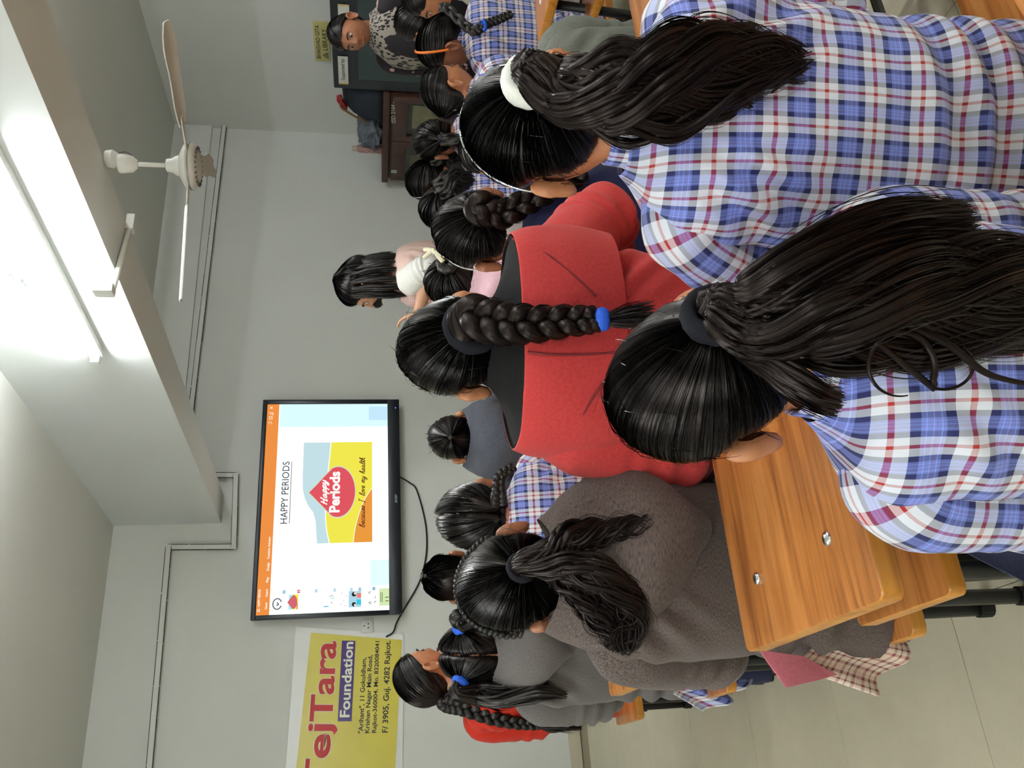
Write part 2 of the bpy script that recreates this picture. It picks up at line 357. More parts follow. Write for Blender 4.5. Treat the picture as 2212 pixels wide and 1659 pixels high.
# ------------------------------------------------------------------ lamps
M_TUBE = emat('tube_glow', (0.93, 0.98, 1.0, 1), TUBE_POWER); M_BATTEN = mat('batten_white', srgb(226, 228, 224), 0.45)
M_PVC = mat('pvc_white', srgb(214, 214, 206), 0.5); M_SHADE_DIRT = mat('gap_shade_dirt', srgb(74, 72, 60), 0.9, var=0.5, vscale=60)
def tube_light(p0, p1, out, label, k=1.0):
    """batten + glass tube + end sockets; out = direction away from its wall"""
    p0, p1, out = np.array(p0, float), np.array(p1, float), np.array(out, float); d = p1 - p0; L = np.linalg.norm(d); d /= L
    r = empty('tube_light', tuple((p0 + p1) / 2)); tag(r, label, 'lamp', 'fluorescent tube lights'); c = (p0 + p1) / 2
    up = np.cross(d, out); R = np.stack([d, out, up], 1)
    MB().box((0, 0, 0), (L - 0.02, 0.034, 0.050), R).build('batten', M_BATTEN, r)
    MB().tube(np.array([-d * (L / 2 - 0.03), d * (L / 2 - 0.03)]) + out * 0.040, 0.0135, 12).build('tube', M_TUBE if k == 1 else emat('tube_glow_%g' % k, (0.93, 0.98, 1.0, 1), TUBE_POWER * k), r, smooth=True)
    for s in (-1, 1): MB().box(d * s * (L / 2 - 0.016) + out * 0.028, (0.022, 0.052, 0.034), R).build('end_socket', M_BATTEN, r)
    return r
bdir = np.array([beam_l(2.30) - beam_l(3.54), 2.30 - 3.54]); 
tube_light((beam_l(3.54) - 0.018, 3.54, 2.475), (beam_l(2.30) - 0.018, 2.30, 2.475), (-0.9975, -0.0698, 0), 'glowing tube light on the side of the ceiling beam')
tube_light((beam_l(0.75) - 0.018, 0.75, 2.475), (beam_l(-0.47) - 0.018, -0.47, 2.475), (-0.9975, -0.0698, 0), 'added fill tube light on the beam above the photographer, out of view')  # unseen, added to light the near rows from above and behind
tube_light((3.05, 2.5, 2.84), (4.27, 2.5, 2.84), (0, 0, -1), 'added fill tube light under the ceiling near the cupboards, out of view', 0.55)  # unseen, added at lower power to brighten the right bay
tube_light((LX + 0.02, 1.3, 2.45), (LX + 0.02, 2.52, 2.45), (1, 0, 0), 'added fill tube light on the side wall, out of view')  # unseen, added as fill for the left side of the room
tube_light((0.2, BY + 0.02, 2.35), (1.42, BY + 0.02, 2.35), (0, 1, 0), 'added fill tube light on the back wall, out of view')  # unseen, added to light the backs of the seated class
tube_light((3.0, 1.2, 2.84), (4.22, 1.2, 2.84), (0, 0, -1), 'added fill tube light under the ceiling of the far bay, out of view')  # unseen, added to light the walls and ceiling of the right bay
tube_light((LX + 0.02, -0.9, 2.45), (LX + 0.02, 0.32, 2.45), (1, 0, 0), 'added fill tube light on the side wall behind the photographer, out of view')  # unseen, added to put sheen on the nearest hair
# taped wire end on the beam
wr = empty('wire_end', (1.86, 2.97, 2.62)); tag(wr, 'taped grey wire end hanging on the beam above the tube light', 'wire')
bx = beam_l(2.98)
MB().box((bx - 0.006 - 1.86, 0.0, 0.16), (0.012, 0.022, 0.30)).build('casing', M_PVC, wr)
mw = MB()
for k in range(3):
    a = np.array([(bx - 0.012 - 1.86, 0.0, 0.02), (bx - 0.03 - 1.86, 0.03 + 0.01 * k, -0.005 * k), (bx - 0.035 - 1.86, 0.07 + 0.012 * k, -0.02 - 0.012 * k), (bx - 0.03 - 1.86, 0.10 + 0.008 * k, -0.05 - 0.004 * k)])
    mw.tube(spline(a, 14), 0.0035, 6)
mw.build('wire', mat('wire_grey', srgb(104, 108, 112), 0.5), wr, smooth=True)
G = np.zeros((6, 9, 3))
for i in range(6):
    for j in range(9):
        G[i, j] = (bx - 0.022 - 1.86 - 0.010 * math.sin(j * 1.3 + i), 0.015 + 0.012 * j, 0.012 - 0.006 * i - 0.004 * j + 0.006 * math.sin(i * 2.2 + j))
MB().grid(G).build('tape', mat('tape_pale', srgb(196, 200, 196), 0.6), wr)
# conduit under the beam
cp = empty('beam_conduit', (1.85, 2.95, BZ)); tag(cp, 'white pvc conduit clipped under the ceiling beam', 'conduit')
MB().tube(np.array([(-0.045, -0.02, -0.012), (0.33, 0.07, -0.012)]), 0.011, 10).build('pipe', M_PVC, cp, smooth=True)
MB().box((-0.055, -0.02, 0.02), (0.035, 0.05, 0.07)).build('bracket', M_PVC, cp)
MB().box((0.31, 0.065, -0.015), (0.07, 0.04, 0.03)).build('junction_box', M_PVC, cp)
# ------------------------------------------------------------------ ceiling fan
M_FAN = mat('fan_paint', srgb(206, 204, 194), 0.4, var=0.06)
def lathe(prof, n=28, name='lathe', m=None, parent=None, c=(0, 0, 0)):
    th = np.arange(n) * 2 * math.pi / n; p = np.array(prof, float)
    G = np.stack([p[:, :1] * np.cos(th), p[:, :1] * np.sin(th), np.repeat(p[:, 1:], n, 1)], -1) + np.array(c)
    return MB().grid(G, None, wrap_u=True, caps=True).build(name, m, parent, autos=40)
FX, FY, FZ = 2.18, 2.67, 1.955
fan = empty('ceiling_fan', (FX, FY, BZ)); tag(fan, 'white three-bladed ceiling fan hanging from the beam', 'fan')
lathe([(0.03, -0.005), (0.034, -0.03), (0.02, -0.05)], 20, 'hook_cup', M_FAN, fan, (0.02, 0.0, 0))
lathe([(0.018, -0.050), (0.034, -0.052), (0.036, -0.060), (0.030, -0.10), (0.014, -0.118)], 24, 'canopy', M_FAN, fan)
MB().tube(np.array([(0, 0, -0.02), (0, 0, -0.245)]), 0.0085, 12).build('rod', M_FAN, fan, smooth=True)
t = np.linspace(0, math.pi, 12)
MB().tube(np.stack([0.02 + 0.035 * np.sin(t), 0 * t, -0.02 - 0.09 * t / math.pi], 1), 0.002, 6).build('wire', mat('wire_dark', srgb(70, 68, 60), 0.6), fan, smooth=True)
lathe([(0.012, -0.215), (0.024, -0.220), (0.027, -0.240), (0.036, -0.252), (0.040, -0.268)], 24, 'lower_canopy', M_FAN, fan)
hub = lathe([(0.045, -0.268), (0.078, -0.285), (0.086, -0.298), (0.083, -0.304), (0.087, -0.310), (0.082, -0.320), (0.062, -0.333), (0.02, -0.340)], 32, 'motor', M_FAN, fan)
lathe([(0.086, -0.3045), (0.0885, -0.3045), (0.0885, -0.3095), (0.086, -0.3095)], 32, 'motor_ring', mat('fan_ring', srgb(120, 116, 104), 0.4), hub)
mb = MB()
for k in range(22):
    a = k * 2 * math.pi / 22; c, s = math.cos(a), math.sin(a)
    mb.box((0.064 * c, 0.064 * s, -0.3325), (0.022, 0.004, 0.004), [(c, -s, 0), (s, c, 0), (0, 0, 1)])
mb.build('vent_slots', mat('fan_slot', srgb(84, 82, 74), 0.6), hub)
for ang in (50, 170, -70):
    a = math.radians(ang); R = np.array([(math.cos(a), -math.sin(a), 0), (math.sin(a), math.cos(a), 0), (0, 0, 1)])
    xs = np.linspace(0.17, 0.535, 12); w = interp((xs - 0.17) / 0.365, [0, 0.1, 0.5, 0.93, 1.0], [0.026, 0.036, 0.040, 0.037, 0.022]); G = []
    for th in (0.0022, -0.0022):
        row = []
        for x, ww in zip(xs, w):
            row.append([(x, q * ww, -0.300 - q * ww * 0.22 + 0.006 * (1 - q * q) + th) for q in np.linspace(-1, 1, 7)])
        G.append(row)
    G = np.array(G); top = G[0]; bot = G[1][:, ::-1]; ring = np.concatenate([top, bot], 1) @ R.T
    bl = MB().grid(ring, None, wrap_u=True, caps=True).build('blade', M_FAN, fan, autos=40)
    MB().box(R @ np.array((0.13, 0, -0.300)), (0.14, 0.028, 0.005), R).build('blade_iron', M_FAN, bl)
# ------------------------------------------------------------------ cable casing on the front wall
def casing(name, path, label, w=0.036):
    r = empty(name, (path[0][0], WY, path[0][1])); tag(r, label, 'conduit', 'cable casing runs'); x0, z0 = path[0]
    for i_, ((xa, za), (xb, zb)) in enumerate(zip(path[:-1], path[1:])):
        L = math.hypot(xb - xa, zb - za); ang = math.atan2(zb - za, xb - xa); c, s = math.cos(ang), math.sin(ang)
        R = [(c, 0, -s), (0, 1, 0), (s, 0, c)]; m = ((xa + xb) / 2 - x0, -0.032 - 0.0008 * (i_ % 2), (za + zb) / 2 - z0)
        seg = MB().box(m, (L + w * 0.9, 0.012, w * 0.8), R).build('casing_cover', M_PVC if name == 'beam' else M_WALL, r)
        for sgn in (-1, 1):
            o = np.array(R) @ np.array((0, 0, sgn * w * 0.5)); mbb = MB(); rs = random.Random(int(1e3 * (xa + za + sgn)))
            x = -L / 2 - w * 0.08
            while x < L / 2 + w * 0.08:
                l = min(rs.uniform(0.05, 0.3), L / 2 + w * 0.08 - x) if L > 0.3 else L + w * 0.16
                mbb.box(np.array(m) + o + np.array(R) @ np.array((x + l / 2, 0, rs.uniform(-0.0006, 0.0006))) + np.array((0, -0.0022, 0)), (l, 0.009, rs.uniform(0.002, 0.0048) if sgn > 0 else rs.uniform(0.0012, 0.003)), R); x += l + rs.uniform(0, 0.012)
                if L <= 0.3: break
            mbb.build('gap_line', M_SHADE_DIRT, seg)  # dark strips paint in the shade and dirt of the casing's edge gaps
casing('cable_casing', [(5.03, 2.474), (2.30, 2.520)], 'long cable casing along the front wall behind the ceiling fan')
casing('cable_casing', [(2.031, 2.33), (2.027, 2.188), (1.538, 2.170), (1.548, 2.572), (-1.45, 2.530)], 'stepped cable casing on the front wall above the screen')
# ------------------------------------------------------------------ television
M_BEZEL = mat('tv_bezel', srgb(18, 24, 34), 0.32); TVB = 0.0
tv = empty('television', (1.806, 5.60, 1.098)); tag(tv, 'large wall-mounted television showing a HAPPY PERIODS slide', 'television')
TX0, TX1, TZ0, TZ1 = 1.054, 2.557, 1.098, 2.033
SX0, SX1, SZ0, SZ1 = 1.083, 2.524, 1.180, 2.002
def T(x, z, y=0.0): return (x - 1.806, y, z - 1.098)
rbox('rear_housing', T((TX0 + TX1) / 2, (TZ0 + TZ1) / 2, 0.030), (TX1 - TX0 - 0.06, 0.045, TZ1 - TZ0 - 0.06), 0.012, M_BEZEL, tv)
for nm, x0, x1, z0, z1 in (('bezel', TX0, TX1, SZ1, TZ1), ('bezel', TX0, TX1, TZ0, SZ0), ('bezel', TX0, SX0, SZ0, SZ1), ('bezel', SX1, TX1, SZ0, SZ1)):
    rbox(nm, T((x0 + x1) / 2, (z0 + z1) / 2, 0.0), (x1 - x0, 0.028, z1 - z0), 0.004, M_BEZEL, tv)
MB().box(T(1.8, 1.55, 0.066), (0.5, 0.03, 0.4)).build('wall_bracket', M_BLACK, tv)
TVS = 0.44
def ES(name, r, g, b, k=1.0): return emat(name, srgb(r, g, b), TVS * k)
scr = MB().box(T((SX0 + SX1) / 2, (SZ0 + SZ1) / 2, -0.002), (SX1 - SX0, 0.004, SZ1 - SZ0)).build('screen', ES('screen_white', 250, 254, 255, 1.35), tv)
so, sex, sez = T(0, 0, -0.0042), (1, 0, 0), (0, 0, 1)
def sp(pts, m, lift, name='screen_patch'): return flat(name, pts, so, sex, sez, m, scr, lift=lift)
def rect(x0, x1, z0, z1): return [(x0, z0), (x1, z0), (x1, z1), (x0, z1)]
sp(rect(2.352, SX1, SZ0, 1.917), ES('screen_pale_blue', 205, 236, 246, 1.2), 0.0004)
sp(rect(2.40, SX1 - 0.02, SZ0 + 0.0, SZ0 + 0.13), ES('screen_blue2', 188, 222, 240, 1.15), 0.0006)
sp(rect(SX0 + 0.16, 1.41, SZ0, 1.30), ES('screen_pale_blue3', 214, 240, 248, 1.2), 0.0004)
sp(rect(SX0 + 0.15, 1.32, 1.76, 1.918), ES('screen_pale_blue4', 232, 248, 252, 1.25), 0.0004)
M_ORG = ES('screen_orange', 236, 142, 62, 1.05)
sp(rect(SX0, SX1, 1.922, SZ1), M_ORG, 0.0006)
M_SW = ES('screen_text_white', 255, 250, 240, 1.2); M_SD = ES('screen_text_dark', 60, 60, 70, 0.6)
def st(body, x0, x1, z0, z1, m, **kw): return lettering(body, (so[0] + x0, so[1], so[2] + z0), (x1 - x0, 0, 0), (0, 0, z1 - z0), m, scr, lift=kw.pop('lift', 0.0012), **kw)
st('HAPPY PERIOD', 1.138, 1.246, 1.980, 1.994, M_SW, bold=0.01)
for k in range(3): sp(rect(1.105, 1.124, 1.980 + 0.006 * k, 1.9825 + 0.006 * k), M_SW, 0.0012)
for w_, a_, b_, d_ in (('Home', 1.120, 1.162, 0), ('Insert', 1.199, 1.246, 0), ('Play', 1.288, 1.322, .005), ('Design', 1.362, 1.414, .005), ('Transitions', 1.437, 1.510, 0), ('Animation', 1.517, 1.583, 0)):
    st(w_, a_, b_, 1.936 - d_, 1.951, M_SW, bold=0.012)
X2 = [(2.490, 1.966), (2.506, 1.984)], [(2.490, 1.984), (2.506, 1.966)]
stroke('close_icon', X2, 0.003, so, sex, sez, M_SW, scr, lift=0.0012)
stroke('screen_icons', [[(2.448, 1.966), (2.448, 1.974), (2.458, 1.986), (2.464, 1.980), (2.455, 1.968), (2.448, 1.966)], [(2.440, 1.962), (2.466, 1.962)],
    [(2.412, 1.966), (2.412, 1.986)], [(2.432, 1.966), (2.432, 1.986)], [(2.412, 1.966), (2.432, 1.966)], [(2.412, 1.986), (2.432, 1.986)], [(2.422, 1.972), (2.422, 1.980)],
    [(2.376, 1.984), (2.386, 1.988), (2.392, 1.976), (2.382, 1.967), (2.374, 1.972)]], 0.0025, so, sex, sez, M_SW, scr, lift=0.0012)
st('HAPPY PERIODS', 1.668, 2.100, 1.836, 1.882, M_SD, bold=0.004)
sp(rect(1.668, 2.100, 1.8205, 1.8245), M_SD, 0.0012)
# slide picture
def curve_pts(fn, a, b, n=24): return [(x, fn(x)) for x in np.linspace(a, b, n)]
sky_top = [(1.529, 1.642), (1.60, 1.648), (1.68, 1.655), (1.74, 1.672), (1.79, 1.708), (1.84, 1.730), (1.90, 1.744), (2.0, 1.748), (2.236, 1.748)]
sp([(1.529, 1.55), (2.236, 1.55)] + sky_top[::-1], ES('slide_sky', 196, 226, 232, 1.0), 0.0008)
ytop = lambda x: float(interp([x], [1.529, 1.62, 1.75, 1.95, 2.1, 2.236], [1.560, 1.580, 1.590, 1.585, 1.572, 1.562])[0])
sp([(1.529, 1.56), (1.529, 1.572)] + [(x, z + 0.006) for x, z in curve_pts(ytop, 1.53, 2.236)] + [(2.236, 1.55)], ES('slide_line', 250, 252, 240, 1.2), 0.0010)
sp([(1.529, 1.287), (2.236, 1.287)] + curve_pts(ytop, 2.236, 1.529), ES('slide_yellow', 244, 234, 78, 1.0), 0.0012)
otop = lambda x: float(interp([x], [1.529, 1.60, 1.72, 1.82, 1.90], [1.407, 1.400, 1.372, 1.335, 1.287])[0])
sp([(1.529, 1.287), (1.90, 1.287)] + [(x, z + 0.004) for x, z in curve_pts(otop, 1.90, 1.529)], ES('slide_line', 250, 252, 240, 1.2), 0.0014)
sp([(1.529, 1.287), (1.895, 1.287)] + curve_pts(otop, 1.895, 1.529), ES('slide_orange', 238, 156, 60, 1.0), 0.0016)
def drop(k=1.0):
    c = (1.880, 1.520); pts = []
    for a in np.linspace(-200, 20, 40):
        r = math.radians(a); pts.append((c[0] + 0.178 * math.cos(r), c[1] - 0.006 + 0.115 * math.sin(r)))
    pts += [(1.985, 1.610), (1.935, 1.652), (1.877, 1.705), (1.82, 1.652), (1.77, 1.605)]
    return [(c[0] + (x - c[0]) * k, c[1] + (z - c[1]) * k) for x, z in pts]
sp(drop(1.035), ES('slide_drop_rim', 214, 226, 196, 1.0), 0.0018, 'drop_rim'); sp(drop(0.985), ES('slide_red', 226, 84, 96, 1.0), 0.0020, 'drop')
st('Periods', 1.736, 2.022, 1.500, 1.570, M_SW, bold=0.035, lift=0.0024)
CUR = {'b': ([[(0,.3),(.35,1.6),(.3,2.0),(.15,1.7),(.12,.4),(.3,0),(.6,.3),(.55,.8),(.42,.7),(.8,.72)]], .8), 'e': ([[(0,.2),(.4,.6),(.4,.95),(.2,1),(.08,.5),(.25,.02),(.6,.25)]], .6),
 'c': ([[(.45,.85),(.25,1),(.06,.5),(.22,.02),(.55,.25)]], .55), 'a': ([[(.5,.85),(.25,1),(.05,.45),(.22,.02),(.48,.6),(.52,.95),(.5,.2),(.62,.02),(.8,.25)]], .8),
 'u': ([[(0,.7),(.08,1),(.08,.3),(.25,.02),(.45,.4),(.5,1),(.48,.2),(.62,.02),(.8,.3)]], .8), 's': ([[(0,.2),(.3,1.05),(.36,.5),(.25,.05),(.05,.1)],[(.3,.1),(.55,.25)]], .55),
 'I': ([[(.32,2),(.25,0)],[(.05,2),(.62,2.05)],[(0,0),(.5,.02)]], .95), 'l': ([[(0,.2),(.35,1.5),(.28,2.0),(.13,1.6),(.12,.3),(.28,.02),(.45,.3)]], .45),
 'o': ([[(.35,.95),(.1,.7),(.1,.15),(.35,.03),(.5,.4),(.38,.95),(.62,.8)]], .6), 'v': ([[(0,.8),(.1,1),(.2,.05),(.45,.9),(.62,.8)]], .6),
 'm': ([[(0,.2),(.1,1),(.1,0)],[(.1,.6),(.28,1),(.36,.8),(.34,0)],[(.34,.6),(.52,1),(.62,.8),(.6,.15),(.72,.02),(.85,.25)]], .85),
 'y': ([[(0,.8),(.08,1),(.1,.3),(.25,.05),(.45,.5),(.5,1),(.42,-.5),(.2,-.85),(.1,-.5),(.6,.2)]], .6), 'h': ([[(0,.2),(.3,1.6),(.22,2),(.1,1.6),(.08,0)],[(.08,.5),(.28,1),(.4,.8),(.4,.15),(.52,.02),(.65,.25)]], .65),
 't': ([[(0,.2),(.25,1.7),(.18,.3),(.3,.02),(.5,.3)],[(.02,1.2),(.45,1.25)]], .48), 'p': ([[(0,.5),(.15,1),(.08,-.9)],[(.1,.6),(.3,1),(.48,.6),(.35,.05),(.12,.15)],[(.35,.05),(.6,.25)]], .62),
 'H': ([[(.2,1.9),(.15,0)],[(.75,2),(.65,0),(.88,.15)],[(.05,.95),(.8,1.05)]], .98), ' ': ([], .6)}
def cursive(txt, x0, x1, z0, xh, wd, m, rise=0.0):
    adv = sum(CUR[c][1] for c in txt); k = (x1 - x0) / adv; L = []; x = 0
    for c in txt:
        for ln in CUR[c][0]: L.append([(x0 + (x + px + 0.22 * pz) * k, z0 + pz * xh + rise * (x + px) / adv) for px, pz in ln])
        x += CUR[c][1]
    return stroke('lettering', L, wd, so, sex, sez, m, scr, lift=0.0024)
cursive('Happy', 1.785, 1.958, 1.582, 0.022, 0.0075, M_SW, 0.012)
cursive('because I love my health', 1.626, 2.118, 1.336, 0.0185, 0.0046, ES('slide_maroon', 112, 40, 40, 0.7))
# slide thumbnails
def tn(pts, c, nm, k=1.0, lift=0.0012): sp(pts, ES(nm, *c, k), lift, 'thumbnail_patch')
th = np.linspace(0.35, 2 * math.pi - 0.35, 26)
stroke('thumbnail_logo', [[(1.150 + 0.033 * math.sin(a), 1.876 + 0.026 * math.cos(a + math.pi)) for a in th], [(1.140, 1.880), (1.147, 1.868), (1.160, 1.878)]], 0.008, so, sex, sez, ES('thumb_grey', 116, 124, 130, .8), scr, lift=0.0012)
st('FOUNDATION', 1.108, 1.205, 1.834, 1.842, ES('thumb_blue_text', 150, 190, 205, .9))
for z, c in ((1.828, (150, 205, 225)), (1.738, (214, 110, 110)), (1.630, (190, 226, 234)), (1.515, (190, 220, 232)), (1.410, (190, 220, 232)), (1.357, (160, 205, 225)), (1.268, (140, 190, 215))):
    tn(rect(1.212, 1.234, z, z + 0.018), c, 'thumb_no_%d' % c[0], 1.0, 0.0016)
st('2', 1.219, 1.228, 1.741, 1.753, M_SW, lift=0.002)
tn(rect(1.112, 1.205, 1.776, 1.806), (170, 232, 240), 'thumb_sky'); tn(rect(1.112, 1.205, 1.748, 1.786), (244, 240, 70), 'thumb_yel', 1, 0.0014); tn(rect(1.112, 1.15, 1.748, 1.758), (224, 160, 110), 'thumb_org', 1, 0.0016)
tn([(1.158 + 0.6 * (x - 1.88) * 0.24 / 0.6, 1.778 + (z - 1.52) * 0.20) for x, z in drop()], (216, 100, 110), 'thumb_red', 1, 0.0018)
tn(rect(1.118, 1.126, 1.560, 1.590), (110, 190, 225), 'thumb_bar'); tn(rect(1.168, 1.174, 1.528, 1.540), (90, 205, 230), 'thumb_bar2')
stroke('thumbnail_marks', [[(1.14, 1.545), (1.145, 1.538), (1.150, 1.545)], [(1.176, 1.545), (1.184, 1.552), (1.19, 1.54), (1.18, 1.53)], [(1.12, 1.46), (1.124, 1.452)], [(1.15, 1.470), (1.155, 1.464)], [(1.18, 1.455), (1.186, 1.448)], [(1.2, 1.48), (1.205, 1.474)], [(1.13, 1.488), (1.135, 1.480)]], 0.003, so, sex, sez, M_SD, scr, lift=0.0012)
tn(rect(1.110, 1.212, 1.357, 1.435), (176, 216, 236), 'thumb_scene')
def disc(cx_, cz_, r_, n=14): return [(cx_ + r_ * math.cos(a), cz_ + r_ * math.sin(a)) for a in np.linspace(0, 2 * math.pi, n, endpoint=False)]
tn(rect(1.125, 1.158, 1.357, 1.386), (60, 200, 230), 'thumb_coat', 1, .0016); tn(rect(1.168, 1.198, 1.357, 1.384), (240, 130, 116), 'thumb_coat2', 1, .0016)
tn(disc(1.128, 1.402, .014), (50, 50, 64), 'thumb_hair', .6, .0018); tn(disc(1.192, 1.402, .015), (50, 50, 64), 'thumb_hair', .6, .0018)
tn(disc(1.123, 1.394, .008), (235, 226, 210), 'thumb_face', 1, .002); tn(disc(1.197, 1.395, .008), (235, 226, 210), 'thumb_face', 1, .002)
stroke('thumbnail_marks', [[(1.125, 1.29), (1.135, 1.31), (1.14, 1.29)], [(1.13, 1.275), (1.142, 1.27), (1.14, 1.262)], [(1.19, 1.30), (1.2, 1.31), (1.205, 1.295)], [(1.16, 1.27), (1.175, 1.268)]], 0.004, so, sex, sez, ES('thumb_grey', 116, 124, 130, .8), scr, lift=0.0012)
tn(rect(1.112, 1.222, SZ0, 1.243), (214, 238, 180), 'thumb_green')
for z in (1.232, 1.222): tn(rect(1.135, 1.198, z, z + 0.004), (110, 130, 70), 'thumb_txt', .7, .0016)
stroke('thumbnail_marks', [[(1.140, 1.182), (1.143, 1.205)], [(1.166, 1.182), (1.163, 1.206)]], 0.005, so, sex, sez, ES('thumb_brown', 120, 96, 60, .7), scr, lift=0.0016)
bz_o = (T(1.791, 1.120)[0], -0.0145, 1.1205 - 1.098)
lettering('acer', bz_o, (0.062, 0, 0), (0, 0, 0.016), mat('logo_silver', srgb(176, 182, 188), 0.35, 0.6), tv, bold=0.02, shear=0.2)
MB().box(T(2.489, 1.123, -0.0142), (0.007, 0.001, 0.005)).build('power_light', emat('led_blue', (0.08, 0.1, 1, 1), 2.5), tv)
MB().box(T(1.128, 1.122, -0.0142), (0.012, 0.001, 0.006)).build('receiver_window', mat('ir_red', srgb(58, 22, 30), 0.2), tv)
# ------------------------------------------------------------------ banner
M_SHEET = mat('banner_white', srgb(232, 232, 228), 0.22, var=0.03); M_YEL = mat('banner_yellow', srgb(214, 200, 84), 0.25, var=0.04, vscale=5)
M_RED = mat('banner_red', srgb(184, 26, 24), 0.4); M_VIO = mat('banner_violet', srgb(58, 34, 112), 0.28); M_INK = mat('banner_black', srgb(22, 22, 22), 0.35); M_BW = mat('banner_letter_white', srgb(232, 230, 210), 0.3)
ban = empty('banner', (0.4, WY - 0.006, 1.09)); tag(ban, 'yellow foundation banner with red TejTara lettering on the wall', 'banner')
BO = np.array((-0.4, 0, -1.09))
def bl4(c, nu, nv, amp=0.0, y=-0.004):
    BL, BR, TR, TL = [np.array(q) for q in c]; G = np.zeros((nv, nu, 3))
    for i, b in enumerate(np.linspace(0, 1, nv)):
        for j, a in enumerate(np.linspace(0, 1, nu)):
            p = (1 - b) * ((1 - a) * BL + a * BR) + b * ((1 - a) * TL + a * TR); G[i, j] = (p[0], y, p[1])
    if amp: G[..., 1] -= amp * (0.5 + 0.5 * noise3(np.stack([G[..., 0] * 9, G[..., 2] * 5, 0 * G[..., 0]], -1)))
    return G + BO
MB().grid(bl4([(-0.27, 1.118), (0.940, 1.089), (1.020, 1.763), (-0.25, 1.806)], 60, 30, 0.0015, -0.001)).build('laminated_sheet', M_SHEET, ban, smooth=True)
prn = MB().grid(bl4([(-0.23, 1.180), (0.906, 1.101), (0.978, 1.669), (-0.20, 1.764)], 8, 6, 0, -0.0045)).build('yellow_print', M_YEL, ban)
def bt(body, BLp, BRp, TLp, m, lift, bold=0.0, grow=0.0, parent=None):
    BLp, BRp, TLp = [np.array((q[0], 0, q[1])) for q in (BLp, BRp, TLp)]; ex, ez = BRp - BLp, TLp - BLp; o = BLp + BO - ex / np.linalg.norm(ex) * grow - ez / np.linalg.norm(ez) * grow
    ex = ex * (1 + 2 * grow / np.linalg.norm(ex)); ez = ez * (1 + 2 * grow / np.linalg.norm(ez))
    return lettering(body, o, ex, ez, m, prn, bold=bold, lift=lift)
for m, lf, bo, gr in ((M_BW, 0.0055, 0.034, 0.0035), (M_RED, 0.0063, 0.022, 0.0)):
    bt('Te', (0.055, 1.548), (0.374, 1.530), (0.066, 1.688), m, lf, bo, gr); bt('j', (0.366, 1.497), (0.430, 1.492), (0.378, 1.672), m, lf, bo, gr)
    bt('Tara', (0.444, 1.525), (0.918, 1.507), (0.453, 1.663), m, lf, bo, gr)
flat('violet_box', [(0.440, 1.412), (0.914, 1.392), (0.920, 1.476), (0.444, 1.495)], BO, (1, 0, 0), (0, 0, 1), M_VIO, prn, lift=0.0055)
bt('Foundation', (0.463, 1.424), (0.908, 1.404), (0.466, 1.484), M_BW, 0.0063, 0.024)
bt('"Arihant", 11 Gokuldham,', (0.367, 1.338), (0.808, 1.320), (0.369, 1.373), M_INK, 0.0055, 0.018)
bt('Krishan Nagar Main Road,', (0.366, 1.297), (0.822, 1.278), (0.367, 1.333), M_INK, 0.0055, 0.018)
bt('Rajkot-360004, Mo. 8320084041', (0.364, 1.256), (0.904, 1.233), (0.366, 1.291), M_INK, 0.0055, 0.018)
bt('F/ 3905, Guj. 4282 Rajkot.', (0.362, 1.183), (0.905, 1.161), (0.364, 1.229), M_INK, 0.0055, 0.018)
# ------------------------------------------------------------------ socket and cable
sk = empty('wall_socket', (1.004, WY, 1.32)); tag(sk, 'white wall socket between the banner and the television', 'socket')
rbox('plate', (0, -0.006, 0), (0.088, 0.014, 0.076), 0.004, mat('socket_plate', srgb(206, 206, 200), 0.35), sk)
mb = MB()
for x, z in ((0.0, 0.018), (-0.012, -0.008), (0.012, -0.008)): mb.box((x, -0.0135, z), (0.007, 0.002, 0.009))
mb.build('pin_holes', mat('socket_hole', srgb(40, 40, 40), 0.6), sk)
cpts = [(2.007, 5.655, 1.112), (1.955, 5.66, 1.03), (1.904, 5.665, 0.984), (1.70, 5.668, 0.935), (1.543, 5.668, 0.924), (1.40, 5.668, 0.940), (1.265, 5.668, 0.983), (1.12, 5.668, 1.07), (1.02, 5.664, 1.13), (0.955, 5.655, 1.155), (0.93, 5.669, 1.20)]
tag(MB().tube(spline(cpts, 60), 0.0052, 8).build('power_cable', M_RUBBER, None, smooth=True), 'black power cable sagging below the television', 'cable')
# ------------------------------------------------------------------ cupboards along the right wall
M_CUP = mat('green_black_steel', srgb(24, 32, 38), 0.45, var=0.1); M_CUPD = mat('green_steel_door', srgb(44, 60, 60), 0.4, var=0.08)
cup = empty('steel_cupboard', (4.5, 3.9, 0)); tag(cup, 'dark green steel cupboard with paper labels beside the wooden cabinet', 'cupboard')
rbox('carcass', (0.26, 0.0, 0.775), (0.50, 1.44, 1.55), 0.006, M_CUP, cup)
for y0, y1 in ((-0.66, -0.30), (-0.28, 0.10), (0.13, 0.615)):
    d = rbox('door', (0.003, (y0 + y1) / 2, 0.70), (0.014, y1 - y0, 1.36), 0.004, M_CUPD, cup)
    rbox('handle', (-0.022, (y1 - y0) / 2 - 0.05, 0.05), (0.025, 0.018, 0.12), 0.005, M_CHROME, d)
M_PAPER = mat('paper_white', srgb(206, 206, 198), 0.7); M_PEDGE = mat('paper_tape', srgb(190, 160, 90), 0.6); M_GREYINK = mat('grey_ink', srgb(90, 92, 92), 0.8)
lb = empty('paper_label', (4.507, 4.446, 1.482)); tag(lb, 'white paper label reading Supported by on the steel cupboard', 'label')
MB().box((-0.004, 0, 0), (0.001, 0.25, 0.066)).build('paper', M_PAPER, lb); MB().box((-0.005, 0.121, 0), (0.001, 0.010, 0.066)).build('tape_strip', M_PEDGE, lb)
